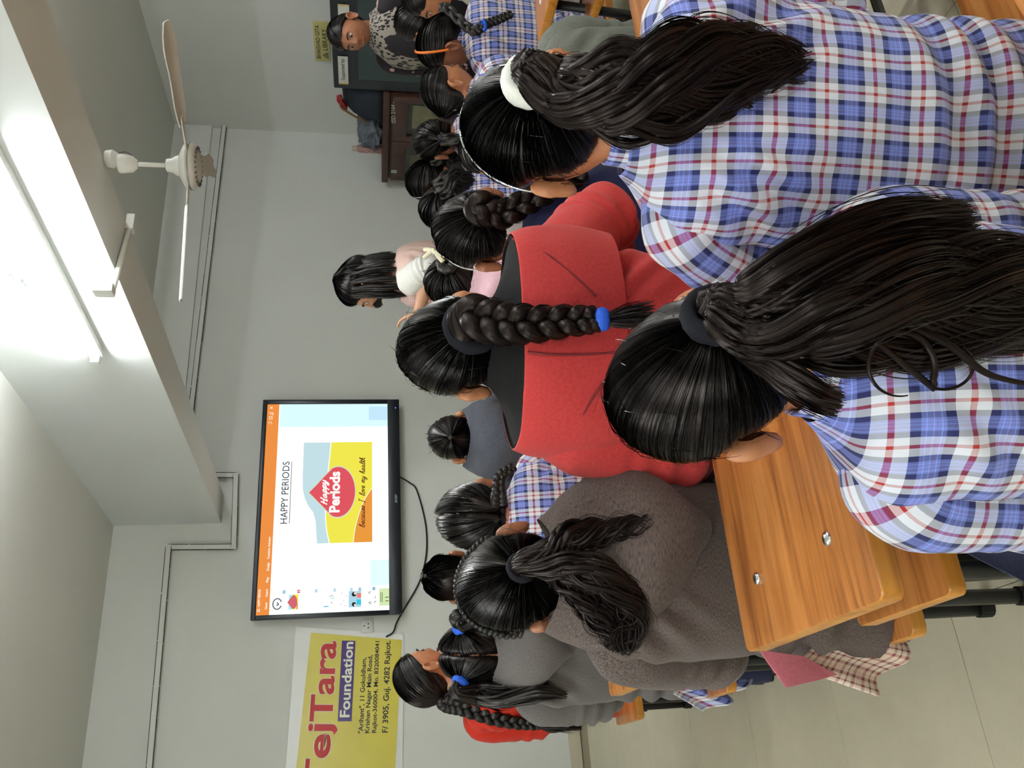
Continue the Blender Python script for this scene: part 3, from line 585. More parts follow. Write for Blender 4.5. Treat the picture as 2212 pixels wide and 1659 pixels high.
lettering('Supported by', (-0.006, 0.085, -0.018), (0, -0.19, 0.0), (0, 0, 0.034), M_GREYINK, lb, nrm=(-1, 0, 0), bold=0.005, lift=0.0008)
lb = empty('paper_label', (4.507, 3.944, 1.466)); tag(lb, 'small blank paper label on the steel cupboard behind the standing woman', 'label')
MB().box((-0.004, 0, 0), (0.001, 0.09, 0.07)).build('paper', M_PAPER, lb); MB().box((-0.005, -0.04, 0), (0.001, 0.010, 0.07)).build('tape_strip', M_PEDGE, lb)
sg = empty('library_sign', (RX, 4.70, 1.65)); tag(sg, 'yellow BHAGVAD GITA LIBRARY board on the wall above the cupboard', 'sign')
rbox('board', (-0.008, 0.0, 0), (0.014, 0.36, 0.112), 0.002, mat('sign_yellow', srgb(196, 186, 120), 0.5), sg)
M_SIGN = mat('sign_ink', srgb(50, 52, 40), 0.6)
lettering('BHAGVAD GITA', (-0.0155, 0.155, 0.012), (0, -0.31, 0), (0, 0, 0.030), M_SIGN, sg, nrm=(-1, 0, 0), bold=0.012, lift=0.0006)
lettering('LIBRARY', (-0.0155, 0.075, -0.040), (0, -0.20, 0), (0, 0, 0.036), M_SIGN, sg, nrm=(-1, 0, 0), bold=0.012, lift=0.0006)
MB().add([(-0.0162, 0.16, -0.045), (-0.0162, 0.09, -0.045), (-0.0162, 0.10, -0.02), (-0.0162, 0.12, 0.002), (-0.0162, 0.145, -0.02)], [(0, 1, 2, 3, 4)]).build('emblem', mat('sign_emblem', srgb(118, 116, 74), 0.6), sg)
cab = empty('wooden_cabinet', (4.5, 5.115, 0)); tag(cab, 'dark wooden glass-front cabinet in the corner under bags and a bottle', 'cabinet')
CW = 0.93
rbox('carcass', (0.26, 0, 0.58), (0.48, CW, 1.16), 0.006, M_DARKWOOD, cab); rbox('cabinet_top', (0.25, 0, 1.185), (0.54, CW + 0.03, 0.05), 0.006, M_DARKWOOD, cab)
for s, yy in ((-1, -0.235), (1, 0.225)):
    d = empty('door'); d.parent = cab; d.location = (0.0, yy, 0.60)
    for nm, dy, dz, sy, sz in (('stile', -0.20, 0, 0.055, 1.08), ('stile', 0.20, 0, 0.055, 1.08), ('rail', 0, 0.485, 0.36, 0.11), ('rail', 0, -0.45, 0.36, 0.16), ('rail', 0, 0.1, 0.36, 0.04)):
        rbox(nm, (0.0, dy, dz), (0.03, sy, sz), 0.004, M_DARKWOOD, d)
    MB().box((0.008, 0, 0.02), (0.004, 0.36, 0.84)).build('glass_pane', mat('cabinet_glass', srgb(58, 60, 52), 0.12, var=0.3, vscale=6), d)
    MB().box((0.004, 0.02 * s, 0.275), (0.002, 0.24 if s < 0 else 0.18, 0.24)).build('paper_inside', mat('faded_paper' if s < 0 else 'faded_paper_dark', srgb(120, 116, 88) if s < 0 else srgb(86, 78, 60), 0.8, var=0.25, vscale=12), d)
    rbox('knob', (-0.022, -0.16 * s, 0.3), (0.02, 0.02, 0.02), 0.006, M_CHROME, d)
lettering('SSD 2164 -', (-0.0165, -0.205, 1.115), (0, -0.215, 0.012), (0, 0, 0.030), mat('chalk', srgb(200, 200, 190), 0.9), cab, nrm=(-1, 0, 0), bold=0.006, lift=0.001)
MB().box((-0.017, 0.34, 1.115), (0.002, 0.035, 0.045)).build('sticker', mat('sticker_pale', srgb(150, 160, 140), 0.6), cab)
# things on top of the wooden cabinet
def blob(name, c, rad, m, label, cat, seed, amp=0.25, freq=9, n=(36, 24), flatten=0.0):
    u = np.linspace(0, 2 * math.pi, n[0], endpoint=False); w_ = np.linspace(0.02, math.pi - 0.02, n[1]); U, Wv = np.meshgrid(u, w_)
    D = np.stack([np.sin(Wv) * np.cos(U), np.sin(Wv) * np.sin(U), np.cos(Wv)], -1)
    sq = np.sign(D) * np.abs(D) ** 0.75; P = sq * np.array(rad); s = 1 + amp * noise3(D * freq * 0.25 + seed) + amp * 0.5 * noise3(D * freq * 0.6 + seed)
    P = P * s[..., None]; P[..., 2] = np.maximum(P[..., 2], -rad[2] * 0.97)
    o = MB().grid(P[::-1], None, wrap_u=True, caps=True).build(name, m, None, smooth=True); o.location = c
    if label: tag(o, label, cat)
    return o
bp = empty('school_bag', (4.66, 4.805, 1.211)); tag(bp, 'dark navy school bag with a red strap on the wooden cabinet', 'bag')
M_BAG = mat('bag_navy', srgb(28, 34, 46), 0.8, bump=0.2, bscale=80)
G = []
for z, wx, wy, sh in ((0, .15, .15, 0), (0.05, .165, .165, .005), (0.14, .155, .155, .0), (0.21, .125, .135, -.012), (0.26, .09, .11, -.035), (0.285, .05, .07, -.06), (0.29, .01, .01, -.065)):
    th_ = np.arange(28) * 2 * math.pi / 28; c_, s_ = np.cos(th_), np.sin(th_)
    G.append(np.stack([wx * np.sign(c_) * np.abs(c_) ** .6, sh + wy * np.sign(s_) * np.abs(s_) ** .6, np.full(28, z)], 1))
G = np.array(G); b_ = MB().grid(G, None, wrap_u=True, caps=True).build('bag_body', M_BAG, bp, smooth=True)
MB().tube(spline([(-0.10, -0.05, 0.285), (-0.13, 0.01, 0.30), (-0.15, 0.06, 0.23), (-0.168, 0.12, 0.12)], 20), 0.008, 8).build('piping', mat('bag_trim', srgb(112, 84, 50), 0.7), bp, smooth=True)
MB().box((-0.10, 0.005, 0.290), (0.05, 0.11, 0.035), [(1, 0, 0), (0, .92, .38), (0, -.38, .92)]).build('red_strap', mat('bag_red', srgb(150, 34, 40), 0.7), bp)
blob('denim_bundle', (4.62, 5.115, 1.211 + 0.088), (0.14, 0.14, 0.09), mat('denim_grey', srgb(102, 108, 118), 0.85, var=0.3, vscale=18, bump=0.4, bscale=30), 'rolled grey denim cloth between the bag and the bottle', 'cloth', 3.1, 0.35, 14)
blob('dark_cloth', (4.76, 5.32, 1.211 + 0.058), (0.12, 0.085, 0.06), mat('cloth_dark', srgb(30, 30, 42), 0.85, var=0.3, vscale=20), 'small dark cloth bundle behind the bottle', 'cloth', 8.2, 0.35, 14)
bt_ = empty('water_bottle', (4.545, 5.275, 1.2105)); tag(bt_, 'slim pinkish brown water bottle on the wooden cabinet', 'bottle')
lathe([(0.030, 0.0), (0.033, 0.006), (0.033, 0.155), (0.030, 0.175), (0.020, 0.188), (0.019, 0.192)], 24, 'bottle_body', mat('bottle_rose', srgb(150, 112, 108), 0.3), bt_)
lathe([(0.021, 0.190), (0.022, 0.194), (0.022, 0.222), (0.018, 0.228)], 20, 'cap', mat('bottle_cap', srgb(176, 164, 150), 0.35), bt_)
mb = MB()
for k in range(5): mb.box((-0.0335, 0.006 * (-1) ** k, 0.05 + 0.022 * k), (0.002, 0.010, 0.008), [(1, 0, 0), (0, .7, .7), (0, -.7, .7)])
mb.build('bottle_print', M_PAPER, bt_)
# ------------------------------------------------------------------ people: materials
def skin_mat(name, c):
    k = NT(name); tc = k.n('ShaderNodeTexCoord'); n = k.n('ShaderNodeTexNoise', i_Scale=45.0, i_Detail=4.0); k.l(tc.outputs['Object'], n.inputs['Vector'])
    r = k.ramp([(0.3, tuple(x * 0.9 for x in c[:3]) + (1,)), (0.7, tuple(min(1, x * 1.08) for x in c[:3]) + (1,))]); k.l(n.outputs[0], r.inputs[0]); k.l(r.outputs[0], k.p.inputs['Base Color'])
    k.set(Roughness=0.48); k.p.inputs['Subsurface Weight'].default_value = 0.12; k.p.inputs['Subsurface Radius'].default_value = (0.012, 0.005, 0.003); k.p.inputs['Subsurface Scale'].default_value = 0.5
    k.bump(n.outputs[0], 0.05, 0.002); return k.m
SK1 = skin_mat('skin_brown', srgb(184, 122, 84)); SK2 = skin_mat('skin_deep', srgb(160, 104, 74)); SK3 = skin_mat('skin_tan', srgb(190, 142, 112))
def hair_mat(name, c, c2, rough=0.36, streak=220.0, tint=(1, 0.93, 0.9, 1), bump=0.2, aniso=0.85, spec=0.5):
    k = NT(name); uv = k.n('ShaderNodeUVMap'); mp = k.n('ShaderNodeMapping'); mp.inputs['Scale'].default_value = (streak, 2.2, 1); k.l(uv.outputs[0], mp.inputs['Vector'])
    n = k.n('ShaderNodeTexNoise', i_Scale=1.0, i_Detail=4.0, i_Roughness=0.7); k.l(mp.outputs[0], n.inputs['Vector'])
    r = k.ramp([(0.35, c), (0.7, c2)]); k.l(n.outputs[0], r.inputs[0]); k.l(r.outputs[0], k.p.inputs['Base Color']); k.set(Roughness=rough)
    k.p.inputs['Specular IOR Level'].default_value = spec; tg = k.n('ShaderNodeTangent', direction_type='UV_MAP'); k.l(tg.outputs[0], k.p.inputs['Tangent']); k.p.inputs['Anisotropic'].default_value = aniso; k.p.inputs['Specular Tint'].default_value = tint
    k.bump(n.outputs[0], bump, 0.003); return k.m
HBLK = hair_mat('hair_black', srgb(8, 7, 8), srgb(18, 16, 16), 0.36); HBRN = hair_mat('hair_dark_brown', srgb(8, 6, 6), srgb(20, 13, 12), 0.33, tint=(1, 0.80, 0.74, 1), bump=0.15, spec=0.28); HCAP = hair_mat('hair_brown_crown', srgb(8, 6, 6), srgb(20, 14, 13), 0.36, tint=(1, 0.86, 0.8, 1))
def strand_mat(name, c, rough=0.34):
    k = NT(name); k.set(Base_Color=c, Roughness=rough); k.p.inputs['Specular IOR Level'].default_value = 0.4; k.p.inputs['Specular Tint'].default_value = (1, 0.85, 0.8, 1); return k.m
SBLK = strand_mat('strand_black', srgb(12, 11, 11)); SBRN = strand_mat('strand_brown', srgb(20, 14, 13), 0.28)
def plaid_mat(name, white, red, navy, blue, pu=0.050, pv=0.078, pale=None):
    k = NT(name); uv = k.n('ShaderNodeUVMap'); sp_ = k.n('ShaderNodeSeparateXYZ'); k.l(uv.outputs[0], sp_.inputs[0]); outs = []
    pale = pale or tuple(min(1, x * 1.6 + 0.1) for x in blue[:3]) + (1,); red2 = tuple((a_ + b_) / 2 for a_, b_ in zip(red, blue))
    for o, per in ((sp_.outputs[0], pu), (sp_.outputs[1], pv)):
        d = k.n('ShaderNodeMath', operation='DIVIDE'); k.l(o, d.inputs[0]); d.inputs[1].default_value = per
        f = k.n('ShaderNodeMath', operation='FRACT'); k.l(d.outputs[0], f.inputs[0])
        r = k.ramp([(0.0, white), (0.18, red), (0.265, white), (0.445, navy), (0.575, blue), (0.62, pale), (0.633, blue), (0.68, red2), (0.69, blue), (0.715, pale), (0.73, blue), (0.80, pale), (0.812, blue), (0.87, navy)], 'CONSTANT')
        k.l(f.outputs[0], r.inputs[0]); outs.append(r.outputs[0])
    mx = k.n('ShaderNodeMix', data_type='RGBA'); mx.inputs[0].default_value = 0.5; k.l(outs[0], mx.inputs[6]); k.l(outs[1], mx.inputs[7]); k.l(mx.outputs[2], k.p.inputs['Base Color'])
    k.set(Roughness=0.8); k.p.inputs['Sheen Weight'].default_value = 0.15
    wv = k.n('ShaderNodeTexNoise', i_Scale=900.0); k.l(uv.outputs[0], wv.inputs['Vector']); k.bump(wv.outputs[0], 0.08, 0.001); return k.m
PLAID = plaid_mat('blue_plaid_cotton', srgb(220, 223, 232), srgb(170, 34, 28), srgb(22, 28, 88), srgb(112, 128, 204), 0.041, 0.059)
PLAIDB = plaid_mat('brown_plaid_cotton', srgb(232, 214, 198), srgb(120, 48, 50), srgb(146, 76, 74), srgb(222, 192, 176), 0.042, 0.044)
def fleece(name, c, c2, scale=260.0, rough=0.9, bump=0.25, aniso=(1, 1), sheen=0.10):
    k = NT(name); uv = k.n('ShaderNodeUVMap'); mp = k.n('ShaderNodeMapping'); mp.inputs['Scale'].default_value = (aniso[0], aniso[1], 1); k.l(uv.outputs[0], mp.inputs['Vector'])
    n = k.n('ShaderNodeTexNoise', i_Scale=scale, i_Detail=3.0, i_Roughness=0.7); k.l(mp.outputs[0], n.inputs['Vector'])
    r = k.ramp([(0.36, c), (0.66, c2)]); k.l(n.outputs[0], r.inputs[0]); k.l(r.outputs[0], k.p.inputs['Base Color']); k.set(Roughness=rough); k.p.inputs['Sheen Weight'].default_value = sheen; k.p.inputs['Specular IOR Level'].default_value = 0.2
    k.bump(n.outputs[0], bump, 0.002); return k.m
F_RED = fleece('red_fleece', srgb(176, 54, 54), srgb(190, 64, 63), 200, bump=0.12); F_BLK = fleece('black_fleece', srgb(12, 11, 12), srgb(30, 28, 29), 300, bump=0.5, sheen=0.0)
F_TWEED = fleece('brown_tweed', srgb(54, 47, 45), srgb(116, 102, 96), 700, bump=0.12, aniso=(0.30, 1.5)); F_GREY = fleece('grey_marl', srgb(80, 76, 74), srgb(114, 108, 106), 500, bump=0.1, aniso=(0.6, 1.4))
F_CHAR = fleece('charcoal_marl', srgb(56, 58, 66), srgb(78, 80, 88), 330, bump=0.2); F_NAVY = fleece('navy_knit', srgb(26, 28, 58), srgb(34, 38, 74), 250, bump=0.15); F_PINK = fleece('pink_fleece', srgb(216, 172, 184), srgb(228, 188, 198), 200, bump=0.12)
F_REDC = fleece('red_cotton', srgb(182, 42, 28), srgb(196, 52, 34), 200, bump=0.1); F_WHT = fleece('white_cotton', srgb(206, 204, 196), srgb(222, 220, 212), 200, bump=0.1); F_ROSE = fleece('dusty_pink_cotton', srgb(196, 164, 152), srgb(208, 178, 166), 200, bump=0.1)
F_OLIVE = fleece('grey_green_fleece', srgb(92, 94, 86), srgb(108, 110, 102), 240, bump=0.2); F_DKOLV = fleece('dark_fleece', srgb(50, 50, 48), srgb(64, 64, 60), 240, bump=0.2); F_CHILD = fleece('rose_lining', srgb(184, 98, 110), srgb(194, 110, 122), 150, bump=0.08)
T_NAVY = fleece('navy_trouser', srgb(30, 32, 58), srgb(38, 42, 70), 250, bump=0.1); T_DARK = fleece('dark_trouser', srgb(34, 34, 38), srgb(46, 46, 50), 250, bump=0.1)
def print_mat(name, base, spots, scale=60.0, thr=0.12, rnd=1.0):
    k = NT(name); uv = k.n('ShaderNodeUVMap'); v = k.n('ShaderNodeTexVoronoi', i_Scale=scale, i_Randomness=rnd); k.l(uv.outputs[0], v.inputs['Vector'])
    r = k.ramp([(0.0, spots), (thr, spots), (thr + 0.03, base)]); k.l(v.outputs['Distance'], r.inputs[0]); k.l(r.outputs[0], k.p.inputs['Base Color']); k.set(Roughness=0.8); return k.m
P_FLORAL = print_mat('black_floral_print', srgb(26, 20, 26), srgb(186, 150, 150), 22.0, 0.22, 0.6); P_SCARF = print_mat('grey_black_scarf_print', srgb(150, 140, 130), srgb(26, 24, 26), 70.0, 0.42); P_RED = print_mat('red_check_print', srgb(216, 206, 196), srgb(176, 60, 64), 120.0, 0.34, 0.15)
M_EYEW = mat('eye_white', srgb(186, 176, 166), 0.3); M_IRIS = mat('eye_iris', srgb(34, 22, 16), 0.15); M_LIP = mat('lips', srgb(150, 82, 70), 0.45); M_BROW = mat('brow', srgb(28, 22, 20), 0.7)
M_TBLK = fleece('tie_black', srgb(10, 10, 15), srgb(26, 26, 34), 300, sheen=0.0); M_TBLU = mat('tie_blue', srgb(16, 84, 200), 0.6, bump=0.3, bscale=200); M_TWHT = mat('tie_white', srgb(224, 222, 214), 0.6, bump=0.2, bscale=120)
# ------------------------------------------------------------------ people: geometry
def fast_mesh(name, V, Q, UV=None, smooth=True):
    me = bpy.data.meshes.new(name); V = np.ascontiguousarray(V, np.float32).reshape(-1, 3); Q = np.ascontiguousarray(Q, np.int32); k = Q.shape[1]
    me.vertices.add(len(V)); me.vertices.foreach_set('co', V.ravel()); me.loops.add(Q.size); me.loops.foreach_set('vertex_index', Q.ravel())
    me.polygons.add(len(Q)); me.polygons.foreach_set('loop_start', np.arange(0, Q.size, k, dtype=np.int32)); me.polygons.foreach_set('loop_total', np.full(len(Q), k, np.int32))
    if smooth: me.polygons.foreach_set('use_smooth', np.ones(len(Q), bool))
    if UV is not None:
        ul = me.uv_layers.new(name='UVMap'); ul.data.foreach_set('uv', np.ascontiguousarray(UV.reshape(-1, 2)[Q.ravel()], np.float32).ravel())
    me.update(calc_edges=True); me.validate(); return me
def grid_quads(M, N, wrap=True):
    i = np.arange(M * N).reshape(M, N); a = np.concatenate([i, i[:, :1]], 1) if wrap else i
    return np.stack([a[:-1, :-1], a[:-1, 1:], a[1:, 1:], a[1:, :-1]], -1).reshape(-1, 4)
def surf(name, G, UV, m, parent, wrap=True, smooth=True):
    """one quad surface; a wrapped one gets a duplicated seam column so that its uv stays straight"""
    if wrap:
        G = np.concatenate([G, G[:, :1]], 1)
        if UV is not None: UV = np.concatenate([UV, 2 * UV[:, -1:] - UV[:, -2:-1]], 1)
    return link(name, fast_mesh(name, G, grid_quads(*G.shape[:2], wrap=False), UV, smooth), m, parent)
def strands_mesh(name, P, r, m, parent, taper=True, sides=2):
    """P[K,M,3] strand centre lines -> thin tubes, one mesh"""
    K, Mn = P.shape[:2]; T = np.gradient(P, axis=1); T /= np.linalg.norm(T, axis=2, keepdims=True) + 1e-9
    ref = np.array([0.31, 0.52, 0.79]); A = np.cross(T, ref); A /= np.linalg.norm(A, axis=2, keepdims=True) + 1e-9; B = np.cross(T, A)
    rr = np.broadcast_to(np.asarray(r, float).reshape(-1, 1), (K, 1)) * (np.clip(1.15 - np.linspace(0, 1, Mn) ** 3, 0.12, 1)[None] if taper else np.ones((1, Mn)))
    if sides == 2:
        V = P[:, :, None, :] + rr[:, :, None, None] * np.array([-1.0, 1.0])[None, None, :, None] * A[:, :, None, :]
        Q = (grid_quads(Mn, 2, wrap=False)[None] + (np.arange(K) * Mn * 2)[:, None, None]).reshape(-1, 4); return link(name, fast_mesh(name, V, Q), m, parent)
    th = np.arange(sides) * 2 * math.pi / sides
    V = P[:, :, None, :] + rr[:, :, None, None] * (np.cos(th)[None, None, :, None] * A[:, :, None, :] + np.sin(th)[None, None, :, None] * B[:, :, None, :])
    q = grid_quads(Mn, sides); Q = (q[None] + (np.arange(K) * Mn * sides)[:, None, None]).reshape(-1, 4)
    uv = np.stack(np.broadcast_arrays((np.arange(K)[:, None, None] * 0.137 + th[None, None, :] / 60) % 1.0, np.linspace(0, 1, Mn)[None, :, None]), -1)
    return link(name, fast_mesh(name, V, Q, uv), m, parent)
def rot(yaw=0, pitch=0, roll=0):
    """degrees; yaw turns to the person's right, pitch looks down, roll tips to the right"""
    y, p, r = -math.radians(yaw), -math.radians(pitch), math.radians(roll)
    Rz = np.array([(math.cos(y), -math.sin(y), 0), (math.sin(y), math.cos(y), 0), (0, 0, 1)]); Rx = np.array([(1, 0, 0), (0, math.cos(p), -math.sin(p)), (0, math.sin(p), math.cos(p))])
    Ry = np.array([(math.cos(r), 0, math.sin(r)), (0, 1, 0), (-math.sin(r), 0, math.cos(r))]); return Rz @ Rx @ Ry
HA, HB, HC = 0.070, 0.088, 0.099
def skull(D):
    x, y, z = D[..., 0], D[..., 1], D[..., 2]; t = np.clip(-z, 0, 1); P = np.stack([HA * x, HB * y, HC * z], -1)
    P[..., 0] *= 1 - 0.20 * t ** 2; P[..., 1] *= np.where(y < 0, 1 - 0.30 * t ** 1.6, 1 - 0.06 * t ** 2); P[..., 1] += np.where((y < 0) & (z > -0.5), -0.006 * np.exp(-((z - 0.25) / 0.4) ** 2), 0)
    return P
def head_pts(nu=72, nv=56):
    u = np.arange(nu) * 2 * math.pi / nu; v_ = np.linspace(0.03, math.pi - 0.03, nv); U, V_ = np.meshgrid(u, v_)
    D = np.stack([np.sin(V_) * np.cos(U), np.sin(V_) * np.sin(U), np.cos(V_)], -1); P = skull(D); x, y, z = P[..., 0] / HA, D[..., 1], P[..., 2] / HC
    f = np.clip(y * 1.6, 0, 1); g = lambda a, s: np.exp(-(a / s) ** 2)
    P[..., 1] += f * (0.020 * g(x, 0.13) * np.clip(np.interp(z, [-0.36, -0.27, -0.20, 0.12, 0.2], [0, 0.9, 1.0, 0.12, 0]), 0, 1) + 0.006 * g(np.abs(x) - 0.13, 0.10) * g(z + 0.25, 0.07))
    P[..., 1] += f * (-0.007 * g(np.abs(x) - 0.38, 0.19) * g(z - 0.03, 0.11) + 0.004 * g(z - 0.20, 0.08) * g(x, 0.6) + 0.005 * g(x, 0.28) * (g(z + 0.47, 0.05) + g(z + 0.56, 0.05)) - 0.003 * g(x, 0.26) * g(z + 0.515, 0.022) + 0.008 * g(x, 0.25) * g(z + 0.80, 0.15) + 0.003 * g(np.abs(x) - 0.55, 0.2) * g(z + 0.22, 0.2))
    return P[::-1]
def ear_pts(side):
    """a small shell: rim, hollow, lobe; returns grid (rings x around) in head space"""
    nr, na = 9, 22; a = np.arange(na) * 2 * math.pi / na; out = []
    for k, (r, h) in enumerate(((0.02, -0.001), (0.30, -0.002), (0.55, 0.0), (0.72, 0.006), (0.86, 0.0095), (0.97, 0.0075), (1.0, 0.002), (0.86, -0.005), (0.5, -0.010))):
        yy = 0.019 * r * np.sin(a) * np.where(np.cos(a) < 0, 0.78, 1.05); zz = 0.031 * r * np.cos(a); out.append(np.stack([np.full(na, h), yy, zz], 1))
    E = np.array(out); R = rot(0, 0, 0); c, s = math.cos(math.radians(34)), math.sin(math.radians(34))
    x = E[..., 0] * c - E[..., 1] * s; y = E[..., 0] * s + E[..., 1] * c * 1.0
    Q = np.stack([x + 0.0795, y - 0.010, E[..., 2] - 0.014 - 0.10 * y], -1) * np.array((1.0, 1.0, 1.0)); Q[..., 0] *= side; return Q if side > 0 else Q[:, ::-1]
_HAIRLINE = ([0, 35, 58, 70, 80, 100, 112, 130, 150, 180], [-0.68, -0.62, -0.52, -0.34, 0.10, 0.16, 0.16, 0.24, 0.44, 0.52])
def covered_z(az_deg): return np.interp(az_deg, *_HAIRLINE)
def cap_dirs(Tdir, n_phi, clip=None, jitter=0.0, seed=0):
    T = np.array(Tdir, float); T /= np.linalg.norm(T); e1 = np.cross(T, (0, 0, 1.0) if abs(T[2]) < 0.95 else (0, 1.0, 0)); e1 /= np.linalg.norm(e1); e2 = np.cross(T, e1)
    phi = np.arange(n_phi) * 2 * math.pi / n_phi; rho = np.linspace(0.02, math.pi - 0.02, 160)
    D = np.cos(rho)[None, :, None] * T + np.sin(rho)[None, :, None] * (np.cos(phi)[:, None, None] * e1 + np.sin(phi)[:, None, None] * e2)
    az = np.degrees(np.arctan2(np.abs(D[..., 0]), -D[..., 1])); out = D[..., 2] < covered_z(az)
    if clip is not None: out |= clip(D)
    first = np.where(out.any(1), out.argmax(1), 159); rm = rho[first]
    for _ in range(2): rm = (np.roll(rm, 1) + 2 * rm + np.roll(rm, -1)) / 4
    rm = rm * (1 + jitter * np.random.default_rng(seed).uniform(-1, 0.4, n_phi)); return T, e1, e2, phi, rm
def cap_point(T, e1, e2, phi, rho, rmax, off, seed, ridge, fr=26.0, lift=0.0):
    D = np.cos(rho)[..., None] * T + np.sin(rho)[..., None] * (np.cos(phi)[..., None] * e1 + np.sin(phi)[..., None] * e2)
    t = np.clip(rho / rmax, 0, 1.1); P = skull(D); Nn = D / np.array([HA, HB, HC]); Nn /= np.linalg.norm(Nn, axis=-1, keepdims=True)
    o = 0.0015 + off * (1 - np.clip((t - 0.72) / 0.28, 0, 1) ** 2); o = o + 0.010 * np.exp(-(rho / 0.20) ** 2)
    o = o + ridge * (noise3(np.stack([np.cos(phi) * fr / 6.28, np.sin(phi) * fr / 6.28, rho * 0.9 + seed], -1)) + 0.6 * noise3(np.stack([np.cos(phi) * fr / 2, np.sin(phi) * fr / 2, rho * 1.2 + seed * 2], -1))) * np.clip(t * 4, 0.25, 1)
    return P + Nn * (o + lift)[..., None]
def hair_cap(person, HM, hc, Tdir, m, sm, seed, off=0.012, ridge=0.0022, n_phi=150, n_rho=36, n_str=0, clip=None, name='hair', scale=1.0, srad=0.0006, parent=None):
    T, e1, e2, phi, rm = cap_dirs(Tdir, n_phi, clip, 0.03, seed); tt = np.linspace(0.0, 1.0, n_rho) ** 0.9
    PH, _ = np.meshgrid(phi, tt); RH = 0.015 + tt[:, None] * (rm[None] - 0.015)
    G = cap_point(T, e1, e2, PH, RH, rm[None], off, seed, ridge); G = (G * scale) @ HM.T + hc
    UV = np.stack([PH / (2 * math.pi), RH], -1); o = surf(name, G, UV, m, person if parent is None else parent)
    if n_str:
        g = np.random.default_rng(seed + 5); ph = g.uniform(0, 2 * math.pi, n_str); r_ = np.interp(ph, np.append(phi, 2 * math.pi), np.append(rm, rm[0])); Ms = 12
        s = np.linspace(0, 1, Ms)[None]; a = g.uniform(0.82, 1.03, n_str)[:, None]; b = g.uniform(0.05, 0.5, n_str)[:, None]; b = np.where(g.random(n_str)[:, None] < 0.6, 0.05, b)
        rho = (b + (a - b) * s) * r_[:, None]; pj = ph[:, None] + g.normal(0, 0.03, n_str)[:, None] * s + 0.012 * np.sin(s * 5 + g.uniform(0, 6, n_str)[:, None])
        lf = g.uniform(0.0002, 0.0022, n_str)[:, None] * np.ones((1, Ms)) + (g.random(n_str)[:, None] < 0.06) * 0.006 * s ** 2
        P = cap_point(T, e1, e2, pj, rho, r_[:, None], off, seed, ridge, lift=0.0) ; D = np.cos(rho)[..., None] * T + np.sin(rho)[..., None] * (np.cos(pj)[..., None] * e1 + np.sin(pj)[..., None] * e2)
        P = ((P + D * lf[..., None]) * scale) @ HM.T + hc; so_ = strands_mesh('hair_strands', P, g.uniform(0.6, 1.2, n_str) * srad, sm, o); so_['kind'] = 'stuff'
    return o
def bundle(name, path, rx, ry, n_lock, n_str, m, sm, parent, seed, wave=0.01, nw=2.0, Mn=44, lock_r=0.007, tail=0.25, srad=0.0007, spread=None, up=None):
    """a ponytail: thick locks filling the cross-section plus fine strands around them"""
    C = spline(path, Mn); T, A, B = frames(C)
    if up is not None:   # orient the flat side
        A = np.cross(T, np.array(up, float)); A /= np.linalg.norm(A, axis=1, keepdims=True); B = np.cross(T, A)
    s = np.linspace(0, 1, Mn); RX = interp(s, np.linspace(0, 1, len(rx)), rx); RY = interp(s, np.linspace(0, 1, len(ry)), ry); g = np.random.default_rng(seed)
    def lines(n, rmin, jit):
        q = np.sqrt(g.uniform(rmin, 1, n)); th = g.uniform(0, 2 * math.pi, n); cl = np.floor(th / 0.7) * 1.7 + np.floor(q * 2.2) * 2.1
        L = 1 - tail * g.random(n) ** 1.5; ss = s[None] * L[:, None]; ex = lambda F: np.stack([np.interp(ss[k], s, F) for k in range(n)])
        cx_, cy_, cz_ = ex(C[:, 0]), ex(C[:, 1]), ex(C[:, 2]); a = np.stack([ex(A[:, 0]), ex(A[:, 1]), ex(A[:, 2])], -1); b = np.stack([ex(B[:, 0]), ex(B[:, 1]), ex(B[:, 2])], -1)
        rxx, ryy = ex(RX), ex(RY); ph = cl[:, None] + 2 * math.pi * nw * ss
        wa = wave * np.clip(ss * 2.5, 0, 1) * np.sin(ph) + jit * g.normal(0, 1, n)[:, None] * ss; wb = 0.6 * wave * np.clip(ss * 2.5, 0, 1) * np.cos(ph * 0.9 + 1) + jit * g.normal(0, 1, n)[:, None] * ss
        dth = 0.25 * np.sin(2.2 * ss * 3 + cl[:, None])
        return np.stack([cx_, cy_, cz_], -1) + a * (rxx * q[:, None] * np.cos(th[:, None] + dth) + wa)[..., None] + b * (ryy * q[:, None] * np.sin(th[:, None] + dth) + wb)[..., None]
    PL = lines(n_lock, 0.0, 0.002); o = strands_mesh(name, PL, g.uniform(0.75, 1.25, n_lock) * lock_r, m, parent, sides=5)
    if n_str:
        so_ = strands_mesh('hair_strands', lines(n_str, 0.45, 0.006), g.uniform(0.6, 1.2, n_str) * srad, sm, o); so_['kind'] = 'stuff'
    return o
